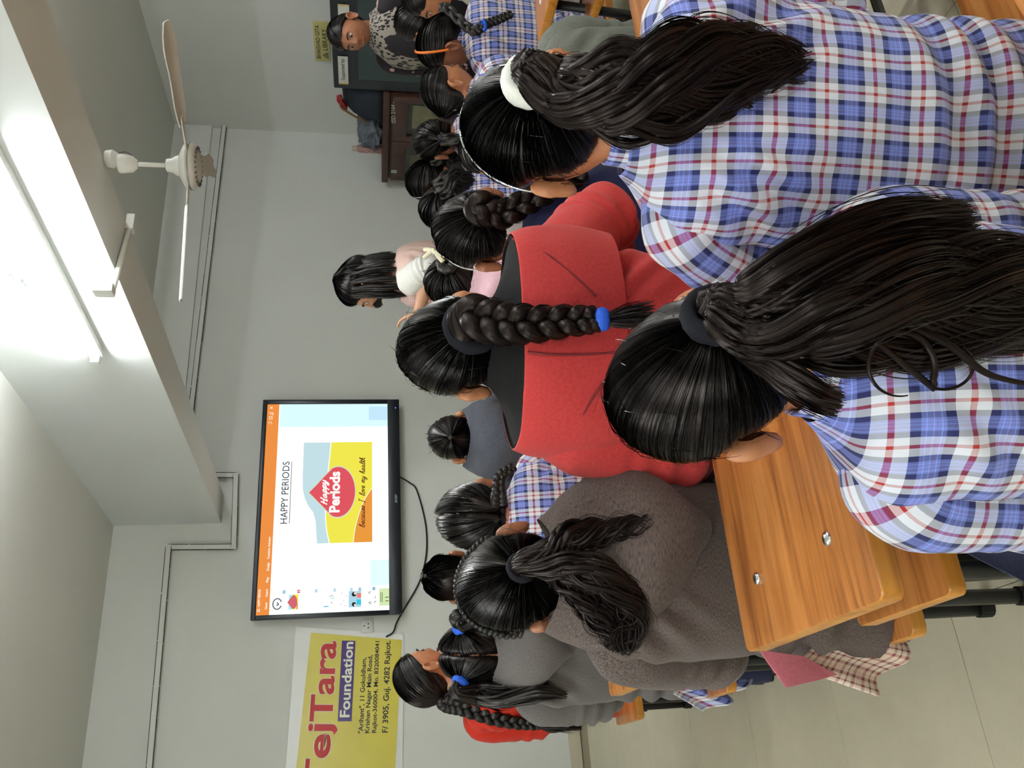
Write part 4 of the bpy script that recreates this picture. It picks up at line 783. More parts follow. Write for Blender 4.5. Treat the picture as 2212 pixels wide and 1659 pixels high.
def braid(name, path, r0, r1, turns, m, parent, Mn=150, sides=10, sm=None, n_str=0, seed=0, up=(0, 1, 0)):
    C = spline(path, Mn); T, A, B = frames(C); A = np.cross(T, np.array(up, float)); A /= np.linalg.norm(A, axis=1, keepdims=True) + 1e-9; B = np.cross(T, A)
    s = np.linspace(0, 1, Mn); R = r0 + (r1 - r0) * s; PP = []; o = None
    for k in range(3):
        ph = 2 * math.pi * (turns * s + k / 3); P = C + A * (R * 0.85 * np.sin(ph))[:, None] + B * (R * 0.5 * np.sin(2 * ph))[:, None]; PP.append(P)
    PP = np.array(PP); K = 3; Tt = np.gradient(PP, axis=1); Tt /= np.linalg.norm(Tt, axis=2, keepdims=True)
    a = np.cross(Tt, np.array(up, float)); a /= np.linalg.norm(a, axis=2, keepdims=True) + 1e-9; b = np.cross(Tt, a); th = np.arange(sides) * 2 * math.pi / sides
    rr = (R * 0.62)[None, :, None, None]; V = PP[:, :, None] + rr * (np.cos(th)[None, None, :, None] * a[:, :, None] + 0.8 * np.sin(th)[None, None, :, None] * b[:, :, None])
    q = grid_quads(Mn, sides); Q = (q[None] + (np.arange(3) * Mn * sides)[:, None, None]).reshape(-1, 4)
    uv = np.stack(np.broadcast_arrays(np.arange(3)[:, None, None] * 0.31 + th[None, None, :] / 9, s[None, :, None] * 2), -1); o = link(name, fast_mesh(name, V, Q, uv), m, parent)
    if n_str:
        g = np.random.default_rng(seed); L = []
        for _ in range(n_str):
            k = g.integers(3); i0 = g.integers(0, Mn - 16); seg = slice(i0, i0 + 14); t_ = g.uniform(0, 2 * math.pi)
            L.append(PP[k, seg] + (R[seg] * 0.635)[:, None] * (np.cos(t_) * a[k, seg] + 0.82 * np.sin(t_) * b[k, seg]) + np.linspace(0, 1, 14)[:, None] ** 2 * g.normal(0, 0.003, 3))
        so_ = strands_mesh('hair_strands', np.array(L), 0.0006, sm, o); so_['kind'] = 'stuff'
    return o, C[-1], C[-1] - C[-4]
def torus(name, c, axis, R, r, m, parent, n=26, k=10, squash=1.0, wob=0.0):
    ax = np.array(axis, float); ax /= np.linalg.norm(ax); e1 = np.cross(ax, (0.3, 0.5, 0.8)); e1 /= np.linalg.norm(e1); e2 = np.cross(ax, e1)
    a = np.arange(n) * 2 * math.pi / n; b = np.arange(k) * 2 * math.pi / k; Aa, Bb = np.meshgrid(a, b, indexing='ij'); rr = r * (1 + wob * np.sin(Aa * 9 + Bb * 2))
    rad = R + rr * np.cos(Bb); G = np.array(c) + rad[..., None] * (np.cos(Aa)[..., None] * e1 + np.sin(Aa)[..., None] * e2) + (squash * rr * np.sin(Bb))[..., None] * ax
    return MB().grid(G, None, wrap_u=True, wrap_v=True).build(name, m, parent, smooth=True)
def super_ring(n, e=2.4):
    th = np.arange(n) * 2 * math.pi / n; c, s = np.cos(th), np.sin(th); return np.sign(c) * np.abs(c) ** (2 / e), np.sign(s) * np.abs(s) ** (2 / e)
def torso_grid(hip, neck, prof, n=96, m=90, bulge=0.015, e=2.5):
    """rings from the seat up to the neck; prof = (v, half width, half depth, y shift)"""
    P = spline([hip, hip + (neck - hip) * 0.4 + np.array((0, -bulge, 0)), hip + (neck - hip) * 0.75 + np.array((0, -bulge, 0)), neck], m); v_ = np.linspace(0, 1, m); pv = np.array(prof)
    w = interp(v_, pv[:, 0], pv[:, 1]); d = interp(v_, pv[:, 0], pv[:, 2]); ys = interp(v_, pv[:, 0], pv[:, 3]) if pv.shape[1] > 3 else 0 * v_
    cx_, sy_ = super_ring(n, e); cx_, sy_ = np.roll(cx_, -(n // 4)), np.roll(sy_, -(n // 4)); T = np.gradient(P, axis=0); T /= np.linalg.norm(T, axis=1, keepdims=True); X = np.array([1.0, 0, 0]); F = np.cross(T, X) * -1; F /= np.linalg.norm(F, axis=1, keepdims=True)
    F = np.where(F[:, 1:2] < 0, -F, F); G = P[:, None, :] + cx_[None, :, None] * w[:, None, None] * X + sy_[None, :, None] * d[:, None, None] * F[:, None, :] + ys[:, None, None] * F[:, None, :]
    L = np.concatenate([[0], np.cumsum(np.linalg.norm(np.diff(P, axis=0), axis=1))]); seg = np.linalg.norm(np.roll(G, -1, 1) - G, axis=2)   # arc length measured from the middle of the back
    arc = np.concatenate([np.zeros((m, 1)), np.cumsum(seg, 1)[:, :-1]], 1); arc = arc - arc[:, n // 2: n // 2 + 1]
    return G, np.stack(np.broadcast_arrays(arc + 1.0, L[:, None]), -1)
def displace(G, amp, f, seed, stretch=(1, 1, 1), fold=None, wrap=True):
    du = np.roll(G, -1, 1) - np.roll(G, 1, 1); dv = np.gradient(G, axis=0); Nn = np.cross(du, dv); Nn /= np.linalg.norm(Nn, axis=-1, keepdims=True) + 1e-9
    c = G[:, :].mean(1, keepdims=True); sgn = np.sign(((G - c) * Nn).sum(-1).mean()); Nn = Nn * (sgn if sgn != 0 else 1); Q = G * np.array(stretch) * f + seed
    n = noise3(Q); d = amp * (1 - np.abs(n) * 2.2) * 0.6 + amp * 0.6 * noise3(Q * 2.1 + 7)
    if fold is not None: d = d + fold
    return G + Nn * d[..., None]
def limb(path, radii, n=40, m=60):
    P = spline(path, m); r = interp(np.linspace(0, 1, m), np.linspace(0, 1, len(radii)), radii); return tube_grid(P, r, n)
def hand_grids(w, d, up, side, curl=0.5, s=1.0):
    """palm + 4 fingers + thumb as closed grids; w wrist, d pointing direction, up = back of the hand"""
    d = np.array(d, float); d /= np.linalg.norm(d); up = np.array(up, float); up -= d * (up @ d); up /= np.linalg.norm(up); x = np.cross(d, up) * side; out = []
    P = np.array([w - d * 0.01, w + d * 0.02 * s, w + d * 0.05 * s, w + d * 0.078 * s]); cx_, sy_ = super_ring(16, 2.6); G = []
    for p, hw, ht in zip(spline(P, 8), np.linspace(0.022, 0.036, 8) * s, np.linspace(0.017, 0.011, 8) * s): G.append(p + cx_[:, None] * hw * x + sy_[:, None] * ht * up)
    out.append(np.array(G))
    for k, (o, L) in enumerate(((-0.026, 0.062), (-0.009, 0.072), (0.009, 0.068), (0.025, 0.054))):
        b = w + d * 0.070 * s + x * o * s; p = [b]; a = 0.15
        for j in range(3): p.append(p[-1] + (d * math.cos(a) - up * math.sin(a)) * L * s / 3); a += curl
        G, _ = tube_grid(spline(p, 10), np.linspace(0.0085, 0.0062, 10) * s, 10); out.append(G)
    b = w + d * 0.022 * s - x * 0.026 * s; p = [b, b + (d * 0.55 - x * 0.8 - up * 0.15) * 0.030 * s, b + (d * 0.95 - x * 0.9 - up * 0.4) * 0.048 * s, b + (d * 1.4 - x * 0.85 - up * 0.5) * 0.055 * s]
    G, _ = tube_grid(spline(p, 9), np.linspace(0.0105, 0.0072, 9) * s, 10); out.append(G); return out
REMESH_T = [0.0]
def body_mesh(name, grids, voxel, extra, m):
    mb = MB()
    for G in grids: mb.grid(G, None, wrap_u=True, caps=True)
    me = mb.mesh(name); o = link('remesh_tmp', me); md = o.modifiers.new('r', 'REMESH'); md.mode = 'VOXEL'; md.voxel_size = voxel; md.adaptivity = 0
    sm = o.modifiers.new('s', 'SMOOTH'); sm.iterations = 3; sm.factor = 0.4
    dg = bpy.context.evaluated_depsgraph_get(); out = bpy.data.meshes.new_from_object(o.evaluated_get(dg)); bpy.data.objects.remove(o); bpy.data.meshes.remove(me)
    n = len(out.vertices); v = np.empty(n * 3, np.float32); out.vertices.foreach_get('co', v); Q = np.empty(len(out.loops), np.int32); out.loops.foreach_get('vertex_index', Q)
    bpy.data.meshes.remove(out); V = [v.reshape(-1, 3)]; Qs = [Q.reshape(-1, 4)]; b = n
    for E in extra:
        V.append(E.reshape(-1, 3)); Qs.append(grid_quads(*E.shape[:2]) + b); b += E.shape[0] * E.shape[1]
    me = fast_mesh(name, np.concatenate(V), np.concatenate(Qs)); me.materials.append(m); return me
PROF = [(0, .168, .118, 0), (.22, .150, .104, 0), (.55, .160, .106, 0), (.74, .164, .102, 0), (.84, .158, .092, 0), (.915, .122, .078, 0), (.965, .082, .064, 0.004), (1.0, .060, .055, 0.01)]
class Person:
    def __init__(s, label, H, heading, lean=0.07, side=0.0, head=(0, 0, 0), hs=1.0, bs=1.0, skin=SK1, voxel=0.008, group=None, standing=False, arms=None, neck_drop=0.062, legdx=0.0, seat=0.447, face=True, seed=1, hipz=None):
        """H: head centre in the room; heading: degrees right of straight-ahead; lean: how far the head is in front of the hips"""
        s.hd = math.radians(heading); c, n = math.cos(s.hd), math.sin(s.hd); s.bs, s.hs, s.seed = bs, hs, seed
        fx, rx_ = np.array((n, c)), np.array((c, -n)); root = np.array(H[:2]) - fx * lean - rx_ * side; s.root = root
        s.hc = np.array((side, lean, H[2])); s.HM = rot(*head); s.neck = s.hc + s.HM @ np.array((0, -0.030, -0.02)) * hs + np.array((0, -0.012, -neck_drop * hs)); s.standing = standing
        s.hip = np.array((0, 0, (seat + 0.005) if not standing else (hipz or 0.72))); s.bs = bs
        sh = s.neck + np.array((0, 0.0, -0.045)) ; s.sh = {}; s.arm = {}
        for sd in (-1, 1):
            p = sh + np.array((sd * 0.142 * bs, 0.0, -0.024)); s.sh[sd] = p
            if arms and sd in arms: e, w = [np.array(q) for q in arms[sd]]
            elif standing: e, w = p + np.array((sd * 0.05, -0.02, -0.26)) * bs, p + np.array((sd * 0.045, 0.06, -0.47)) * bs
            else:
                e = p + np.array((sd * 0.030, 0.03, -0.235)) * bs; w = np.array((sd * 0.07, p[1] + 0.17 * bs, 0.60))
            s.arm[sd] = (e, w)
        G = []
        hp = head_pts() * hs; G.append(hp @ s.HM.T + s.hc)
        nb, nt = s.neck + np.array((0, 0, -0.05)), s.hc + s.HM @ np.array((0, -0.018, -0.045)) * hs
        G.append(tube_grid(spline([nb, s.neck, (s.neck + nt) / 2, nt], 14), np.array([.062] * 2 + [.05] * 4 + [.047] * 8) * hs, 24)[0])
        pr = [(a, b * 0.88 * bs, c_ * 0.86 * bs, d_) for a, b, c_, d_ in PROF]; G.append(torso_grid(s.hip, s.neck, pr, 40, 40)[0])
        for sd in (-1, 1):
            e, w = s.arm[sd]; p = s.sh[sd]; q = p + np.array((-sd * 0.05, 0, 0.0))
            G.append(limb([q, p, (p + e) / 2 + np.array((sd * .006, 0, 0)), e, (e + w) / 2, w], np.array([.040, .046, .040, .034, .031, .023]) * bs, 20, 36)[0])
            dvec = w - e; upv = np.array((0, -0.2, 1.0)) if not standing else np.array((sd * 1.0, 0, 0.2)); G += hand_grids(w + dvec / np.linalg.norm(dvec) * 0.008, dvec * np.array((1, 1, 0.35 if not standing else 1)), upv, sd, 0.35, bs)
        s.legs = {}
        for sd in (-1, 1):
            h0 = s.hip + np.array((sd * 0.075 * bs, 0.0, 0.045 if not standing else 0.0))
            if standing: pts = [h0, np.array((sd * 0.08, 0.02, h0[2] * 0.55)), np.array((sd * 0.085, 0.0, h0[2] * 0.3)), np.array((sd * 0.085, -0.02, 0.075))]
            else: pts = [h0, h0 + np.array((sd * 0.012, 0.19 * bs, 0.01)), h0 + np.array((sd * 0.02, 0.36 * bs, -0.005)), np.array((sd * 0.095, 0.385 * bs, 0.30)), np.array((sd * 0.095, 0.36 * bs, 0.075))]
            if legdx: pts = [np.array(q_) + np.array((legdx * k_, 0, 0)) for q_, k_ in zip(pts, (0.1, 0.6, 1, 1, 1))]
            s.legs[sd] = pts; G.append(limb(pts, np.array([.070, .064, .050, .046, .034]) * bs if not standing else np.array([.075, .055, .048, .034]) * bs, 20, 40)[0])
            a = pts[-1]; th = np.arange(20) * 2 * math.pi / 20; F = []
            for yy, hw, hz in ((-0.045, .012, .012), (-0.035, .028, .034), (0.01, .031, .040), (0.07, .036, .026), (0.125, .036, .016), (0.15, .018, .009)):
                F.append(np.stack([a[0] + hw * np.cos(th), np.full(20, a[1] + yy), 0.012 + hz + hz * np.sin(th)], 1))
            G.append(np.array(F)[:, ::-1])
        ears = [(ear_pts(sd) * hs) @ s.HM.T + s.hc for sd in (-1, 1)]
        me = body_mesh('person', G, voxel, ears, skin); s.o = link('person', me); s.o.location = (root[0], root[1], 0); s.o.rotation_euler.z = -s.hd
        tag(s.o, label, 'person', group)
        for sd in (-1, 1):
            sh_ = surf('shoe', np.array([np.stack([s.legs[sd][-1][0] + hw * np.cos(q), np.full(20, s.legs[sd][-1][1] + yy), 0.002 + hz + hz * np.sin(q)], 1) for q in [np.arange(20) * 2 * math.pi / 20] for yy, hw, hz in ((-0.056, .006, .010), (-0.05, .030, .034), (0.01, .036, .046), (0.07, .041, .033), (0.13, .040, .022), (0.165, .022, .014), (0.172, .004, .006))]), None, M_RUBBER if seed % 2 else mat('shoe_brown', srgb(70, 50, 42), 0.6), s.o)
        if face: s.face()
    def hl(s, p): return s.HM @ (np.array(p) * s.hs) + s.hc
    def face(s):
        for sd in (-1, 1):
            c = s.hl((sd * 0.027, 0.0745, 0.003)); th = np.arange(14) * 2 * math.pi / 14; G = []
            for r, y in ((0.0145, 0.0), (0.012, 0.004), (0.0075, 0.0065), (0.0005, 0.0075)): G.append(np.array([s.HM @ (np.array((r * math.cos(t), y, 0.55 * r * math.sin(t))) * s.hs) + c for t in th]))
            e = surf('eye', np.array(G), None, M_EYEW, s.o); G = []
            for r, y in ((0.0058, 0.0066), (0.004, 0.0085), (0.0003, 0.0092)): G.append(np.array([s.HM @ (np.array((r * math.cos(t), y, 0.9 * r * math.sin(t))) * s.hs) + c for t in th]))
            surf('iris', np.array(G), None, M_IRIS, e)
            b = [s.hl((sd * x, y, z)) for x, y, z in ((0.012, 0.0875, 0.019), (0.025, 0.0855, 0.0235), (0.036, 0.079, 0.022), (0.045, 0.070, 0.017))]
            G_, _ = tube_grid(spline(b, 12), np.array([.0022, .003, .003, .003, .003, .0028, .0026, .0024, .002, .0016, .0012, .0006]) * s.hs, 6); surf('eyebrow', G_, None, M_BROW, s.o)
        lp = [s.hl((x, y, z)) for x, y, z in ((-0.021, 0.079, -0.0545), (-0.011, 0.0895, -0.052), (0, 0.0925, -0.0525), (0.011, 0.0895, -0.052), (0.021, 0.079, -0.0545))]
        G_, _ = tube_grid(spline(lp, 18), np.concatenate([np.linspace(.001, .0048, 9), np.linspace(.0048, .001, 9)]) * s.hs, 8); surf('lips', G_, None, M_LIP, s.o)
    # ---- clothes
    def top(s, m, ease=0.012, wr=0.005, f=9.0, n=96, mm=90, name='shirt', prof=None, low=None, sleeve_m=None, sleeve_r=(.050, .055, .050, .046, .042, .036), cuff=1.0, e=2.5, sleeves=True, uvoff=(0, 0)):
        pr = [(a, (b + ease) * s.bs if a < 0.95 else b * s.bs + ease * 0.5, (c + ease) * s.bs if a < 0.95 else c * s.bs + ease * 0.4, d) for a, b, c, d in (prof or PROF)]
        hip = s.hip if low is None else np.array((s.hip[0], s.hip[1], low)); G, UV = torso_grid(hip, s.neck + np.array((0, 0, 0.006)), pr, n, mm, e=e)
        v_ = np.linspace(0, 1, mm)[:, None]; nz_ = noise3(G * 5 + s.seed); fold = wr * 1.7 * np.exp(-((v_ - 0.22) / 0.11) ** 2) * np.sin(G[..., 2] * 95 + G[..., 0] * 14 * math.sin(s.seed) + 5 * nz_)
        ax_ = np.exp(-((np.abs(G[..., 0] - s.neck[0]) - 0.115 * s.bs) / 0.05) ** 2 - ((v_ - 0.68) / 0.13) ** 2); fold = fold + wr * 1.6 * ax_ * np.sin(G[..., 2] * 75 + np.abs(G[..., 0]) * 110 + 4 * nz_)
        G = displace(G, wr, f, s.seed * 3.7, (1.0, 1.0, 0.55), fold); s.shirt = surf(name, G, UV + np.array(uvoff), m, s.o)
        if sleeves:
            for sd in (-1, 1):
                e_, w = s.arm[sd]; p = s.sh[sd]; q = p + np.array((-sd * 0.045, 0, 0.004)); wend = e_ + (w - e_) * cuff
                rr = np.array(sleeve_r) * s.bs + ease * 0.4
                G2, UV2 = limb([q, p + np.array((sd * 0.012, 0, -0.01)), (p + e_) / 2 + np.array((sd * .012, -0.006, 0)), e_ + np.array((0, -0.008, 0)), (e_ + wend) / 2, wend], rr, max(24, n // 2), max(30, mm * 2 // 3))
                t = np.linspace(0, 1, G2.shape[0])[:, None]; G2 = displace(G2, wr * 0.9, f * 1.6, s.seed * 5.1 + sd, (1, 1, 1), wr * 1.2 * np.exp(-((t - 0.58) / 0.14) ** 2) * np.sin(t * 90 + s.seed)); surf('sleeve', G2, UV2 + np.array((0.013 * s.seed, 0.02)), sleeve_m or m, s.o)
        return s.shirt
    def collar(s, m, h=0.035, r=0.066, name='collar'):
        th = np.arange(40) * 2 * math.pi / 40; G = []
        for rr, z, y in ((r + .012, -0.012, 0.0), (r + 0.004, 0.008, 0.0), (r, h * 0.9, 0.006), (r - 0.002, h, 0.007), (r - 0.007, h * 0.8, 0.007), (r - 0.008, 0.0, 0.004)): G.append(np.stack([rr * np.cos(th), rr * 0.92 * np.sin(th) + y, np.full(40, z)], 1) * np.array((s.bs, s.bs, 1)) + s.neck)
        G = np.array(G); UV = np.stack(np.broadcast_arrays((th * r)[None], np.array([0, .02, .04, .045, .055, .08])[:, None]), -1); return surf(name, G, UV, m, s.shirt)
    def trousers(s, m, ease=0.016, name='trouser_leg'):
        for sd in (-1, 1):
            pts = [np.array(q) for q in s.legs[sd]]; pts[-1] = pts[-1] + np.array((0, 0, 0.02)); r = (np.array([.078, .070, .058, .054, .046]) if not s.standing else np.array([.085, .066, .06, .05])) * s.bs + ease
            G, UV = limb(pts, r, 32, 50); surf(name, displace(G, 0.004, 12, s.seed + sd), UV, m, s.o)
    def hood(s, m, drop=0.20, W=(.095, .125, .125, .085, .02), T=(.030, .045, .040, .026, .010), shift=0.0, wr=0.004, back=0.075):
        mm, n = 46, 48; v_ = np.linspace(0, 1, mm); w = interp(v_, np.linspace(0, 1, 5), W) * s.bs; t = interp(v_, np.linspace(0, 1, 5), T); cx_, sy_ = super_ring(n, 2.3)
        z = s.neck[2] + 0.035 - drop * v_; y = s.neck[1] - interp(v_, [0, .2, .6, 1], [0.03, back * 0.9, back + 0.045, back + 0.05]); x = s.neck[0] + shift * v_ ** 1.5
        G = np.stack([x[:, None] + cx_[None] * w[:, None], y[:, None] + sy_[None] * t[:, None] + np.abs(cx_[None]) ** 2 * 0.05 * (1 - v_[:, None] * 0.6), z[:, None] + 0 * cx_[None] + np.abs(cx_[None]) ** 2 * 0.02], -1)
        UV = np.stack(np.broadcast_arrays((np.arange(n) / n * 0.4)[None], (drop * v_)[:, None]), -1); return surf('hood', displace(G, wr, 12, s.seed * 2.3), UV, m, s.shirt)
    # ---- hair
    def cap(s, Tdir, m=HBLK, sm=SBLK, **kw):
        s.tdir = np.array(Tdir, float) / np.linalg.norm(Tdir); kw.setdefault('scale', s.hs); s.hair = hair_cap(s.o, s.HM, s.hc, Tdir, m, sm, s.seed, **kw); return s.hair
    def tiepos(s, Tdir=None, out=0.026):
        d = np.array(Tdir if Tdir is not None else s.tdir, float); d /= np.linalg.norm(d); n = d / np.array([HA, HB, HC]); n /= np.linalg.norm(n); return s.HM @ ((skull(d[None])[0] + n * out) * s.hs) + s.hc, s.HM @ n
    def loc(s, p):
        """room point -> this person's own space"""
        q = np.array(p, float); d = q[:2] - s.root; c, n = math.cos(s.hd), math.sin(s.hd); return np.array((d[0] * c - d[1] * n, d[0] * n + d[1] * c, q[2]))
PTS4 = [[(0.329, 1.302, 1.016), (0.347, 1.288, 0.984), (0.355, 1.281, 0.94), (0.358, 1.272, 0.897), (0.362, 1.263, 0.857)], [(0.317, 1.296, 1.015), (0.305, 1.285, 0.982), (0.279, 1.284, 0.941), (0.248, 1.298, 0.904), (0.218, 1.31, 0.894), (0.194, 1.326, 0.915), (0.177, 1.335, 0.922)], [(0.305, 1.308, 1.014), (0.278, 1.304, 0.988), (0.247, 1.315, 0.966), (0.213, 1.327, 0.938), (0.186, 1.337, 0.924)]]
# ------------------------------------------------------------------ people: who sits where
def arc_on_head(p, a_deg, off, n=40, t0=-88, t1=88, zoff=0.0):
    """points of a band running ear to ear over the head; a_deg = tilt of its plane (90 = straight over the top)"""
    t = np.radians(np.linspace(t0, t1, n)); a = math.radians(a_deg); D = np.stack([np.sin(t), np.cos(t) * math.cos(a), np.cos(t) * math.sin(a) + zoff], 1); D /= np.linalg.norm(D, axis=1, keepdims=True)
    Nn = D / np.array([HA, HB, HC]); Nn /= np.linalg.norm(Nn, axis=1, keepdims=True); return ((skull(D) + Nn * off) * p.hs) @ p.HM.T + p.hc
def tube_part(name, P, r, m, parent, n=8):
    G, UV = tube_grid(np.asarray(P), r, n); return surf(name, G, UV, m, parent)
def flyaways(p, n, seed, m=SBLK, L=0.05, r=0.00045):
    """loose single hairs standing off the head"""
    g = np.random.default_rng(seed); D = g.normal(size=(n, 3)); D[:, 1] -= 0.4; D /= np.linalg.norm(D, axis=1, keepdims=True); D = D[D[:, 2] > -0.45]; D = D[(D[:, 1] < 0.3) | (D[:, 2] > 0.4)]
    Nn = D / np.array([HA, HB, HC]); Nn /= np.linalg.norm(Nn, axis=1, keepdims=True); b = skull(D) + Nn * 0.012; t = np.linspace(0, 1, 9)[None, :, None]; tan = np.cross(D, g.normal(size=D.shape)); tan /= np.linalg.norm(tan, axis=1, keepdims=True)
    P = b[:, None] + tan[:, None] * t * L * g.uniform(0.4, 1.1, (len(D), 1, 1)) + Nn[:, None] * (t * 0.02 * g.uniform(0.2, 1, (len(D), 1, 1)) - t ** 2 * 0.008); o = strands_mesh('stray_hair', (P * p.hs) @ p.HM.T + p.hc, r, m, p.hair); o['kind'] = 'stuff'
def drape(p, corners, m, name, amp=0.012, seed=0, nu=40, nv=34, folds=3.0, sag=0.02):
    """hanging cloth between four room points TL, TR, BR, BL"""
    TL, TR, BR, BL = [p.loc(q) for q in corners]; a = np.linspace(0, 1, nu)[None, :, None]; b = np.linspace(0, 1, nv)[:, None, None]
    G = (1 - b) * ((1 - a) * TL + a * TR) + b * ((1 - a) * BL + a * BR); nrm = np.cross(TR - TL, BL - TL); nrm /= np.linalg.norm(nrm)
    d = amp * np.sin(a * folds * 6.28 + b * 2 + seed) * (0.3 + b) + amp * 0.8 * noise3(G * 14 + seed)[..., None]; G = G + nrm * d; G[..., 2] -= sag * (np.sin(a * 9 + seed) * b)[..., 0]
    W_, H_ = np.linalg.norm(TR - TL), np.linalg.norm(BL - TL); UV = np.stack(np.broadcast_arrays((a * W_)[..., 0], (b * H_)[..., 0]), -1); o = surf(name, G, UV, m, p.o, wrap=False)
    md = o.modifiers.new('thick', 'SOLIDIFY'); md.thickness = 0.003; return o
NEAR = dict(n=140, mm=130); MID = dict(n=84, mm=76); FAR = dict(n=52, mm=48)
# --- 1 nearest girl, black hair tie, long loose ponytail
p = Person('nearest girl in a blue plaid shirt with a black hair tie and long loose ponytail', (0.373, 0.768, 0.946), 14, lean=0.03, side=-0.005, head=(-6, 10, -13), hs=1, bs=0.86, skin=SK1, voxel=0.0075, neck_drop=0.085, seed=3)
p.top(PLAID, 0.012, 0.0030, 8, **NEAR, uvoff=(0.01, 0.0)); p.collar(PLAID, 0.03, 0.062); p.trousers(T_NAVY)
p.cap((0.30, -0.90, 0.06), HCAP, SBLK, n_phi=260, n_rho=60, n_str=1819, off=0.013, ridge=0.0012, srad=0.0006); flyaways(p, 140, 4)
c, nd = p.tiepos(); torus('hair_tie', c, nd, 0.026, 0.0085, M_TBLK, p.hair, squash=1.5, wob=0.08)
B = [tuple(c - nd * 0.02), tuple(c + nd * 0.014)] + [tuple(p.loc(q)) for q in ((0.368, 0.633, 0.961), (0.366, 0.613, 0.912), (0.365, 0.602, 0.851), (0.368, 0.599, 0.779), (0.372, 0.595, 0.705), (0.377, 0.596, 0.634))]
bundle('ponytail', B, (.011, .016, .034, .044, .050, .050, .046, .03), (.012, .016, .018, .020, .020, .020, .018, .01), 300, 1000, HBRN, SBRN, p.hair, 21, wave=0.012, nw=2.0, Mn=46, lock_r=0.0036, tail=0.12, up=(0.2, 1, 0))
B = [tuple(c - nd * 0.02), tuple(c + nd * 0.012)] + [tuple(p.loc(q)) for q in ((0.379, 0.627, 0.963), (0.396, 0.606, 0.922), (0.416, 0.593, 0.87), (0.43, 0.588, 0.818), (0.438, 0.586, 0.77), (0.443, 0.585, 0.747))]
bundle('ponytail_lock', B, (.009, .012, .024, .030, .036, .036, .028, .020), (.010, .014, .014, .018, .018, .018, .016, .012), 200, 800, HBRN, SBRN, p.hair, 22, wave=0.004, nw=1.3, Mn=42, lock_r=0.0036, tail=0.04, up=(0.2, 1, 0))
B = [tuple(p.loc(q)) for q in ((0.349, 0.659, 0.963), (0.327, 0.644, 0.947), (0.307, 0.639, 0.927), (0.292, 0.637, 0.907), (0.286, 0.636, 0.89))]
bundle('short_lock', B, (.005, .010, .012, .012, .010), (.004, .007, .008, .008, .006), 40, 160, HBRN, SBRN, p.hair, 23, wave=0.002, nw=1, Mn=26, lock_r=0.003, tail=0.05)
th = np.linspace(-2.6, 3.3, 40); cl = np.array((0.309, 0.612, 0.84)); ex_, ez_ = np.array((0.86, -0.5, 0.0)), np.array((0.05, 0.10, 0.99))
LP = np.array([cl + ex_ * 0.031 * math.cos(a) + ez_ * 0.031 * math.sin(a) + np.array((0.004, -0.006, 0)) * a * 0.3 for a in th]); LP = np.vstack([np.array([(0.351, 0.61, 0.904), (0.346, 0.605, 0.877)]), LP[4:]])
tube_part('curl', [p.loc(q) for q in spline(LP, 70)], np.concatenate([np.linspace(.0032, .0020, 50), np.linspace(.0020, .0006, 20)]), HBRN, p.hair)
cl2 = np.array((0.31, 0.61, 0.799)); LP = np.array([cl2 + ex_ * 0.021 * math.cos(a) + ez_ * 0.026 * math.sin(a) for a in np.linspace(-0.6, -3.6, 24)])
tube_part('curl', [p.loc(q) for q in spline(LP, 50)], 0.0014, HBRN, p.hair)
LP = [(0.343, 0.598, 0.833), (0.326, 0.6, 0.797), (0.304, 0.607, 0.767), (0.296, 0.61, 0.741), (0.29, 0.611, 0.704)]
tube_part('curl', [p.loc(q) for q in spline(LP, 40)], np.linspace(.0045, .002, 40), HBRN, p.hair)
drape(p, ((0.252, 0.816, 0.71), (0.214, 0.841, 0.683), (0.168, 0.893, 0.54), (0.248, 0.834, 0.555)), T_NAVY, 'skirt', 0.006, 4.0, folds=1.0, sag=0.0)
# --- 2 girl with the white hair tie
p = Person('girl in a blue plaid shirt with a white hair tie and metal hairband', (0.753, 0.818, 1.079), 27, lean=0.035, side=0.005, head=(0, 8, 4), hs=0.96, bs=0.86, skin=SK1, voxel=0.0075, neck_drop=0.085, seed=5, arms={-1: ((-0.185, 0.05, 0.74), (-0.10, 0.24, 0.80))})
p.top(PLAID, 0.014, 0.0060, 8, **NEAR, uvoff=(0.02, 0.03)); p.collar(PLAID, 0.032, 0.060); p.trousers(T_NAVY)
p.cap((0.22, -0.90, 0.22), HBLK, SBLK, n_phi=260, n_rho=60, n_str=2100, off=0.013, ridge=0.0018); flyaways(p, 160, 6)
c, nd = p.tiepos(); torus('hair_tie', c - nd * 0.002, nd, 0.025, 0.011, M_TWHT, p.hair, squash=1.3, wob=0.05)
B = [tuple(c - nd * 0.02), tuple(c + nd * 0.02)] + [tuple(p.loc(q)) for q in ((0.699, 0.701, 1.096), (0.678, 0.683, 1.068), (0.67, 0.67, 1.033), (0.67, 0.657, 0.996), (0.678, 0.651, 0.955), (0.69, 0.648, 0.906), (0.7, 0.651, 0.859), (0.709, 0.651, 0.816))]
bundle('ponytail', B, (.012, .018, .026, .032, .046, .050, .048, .036, .026, .012), (.014, .020, .022, .022, .026, .026, .024, .020, .016, .010), 340, 1000, HBRN, SBRN, p.hair, 31, wave=0.014, nw=2.2, Mn=50, lock_r=0.0040, tail=0.40, up=(0.35, 1, 0))
tube_part('hairband', arc_on_head(p, 86, 0.0165), 0.0018, M_CHROME, p.hair)
q = p.tiepos((0.62, -0.62, 0.62), 0.017)[0]; q2 = p.tiepos((0.60, -0.80, 0.25), 0.020)[0]; q3 = p.tiepos((0.70, -0.72, 0.30), 0.020)[0]
tube_part('hair_clip', [q2, q, q3], 0.0022, M_CHROME, p.hair)
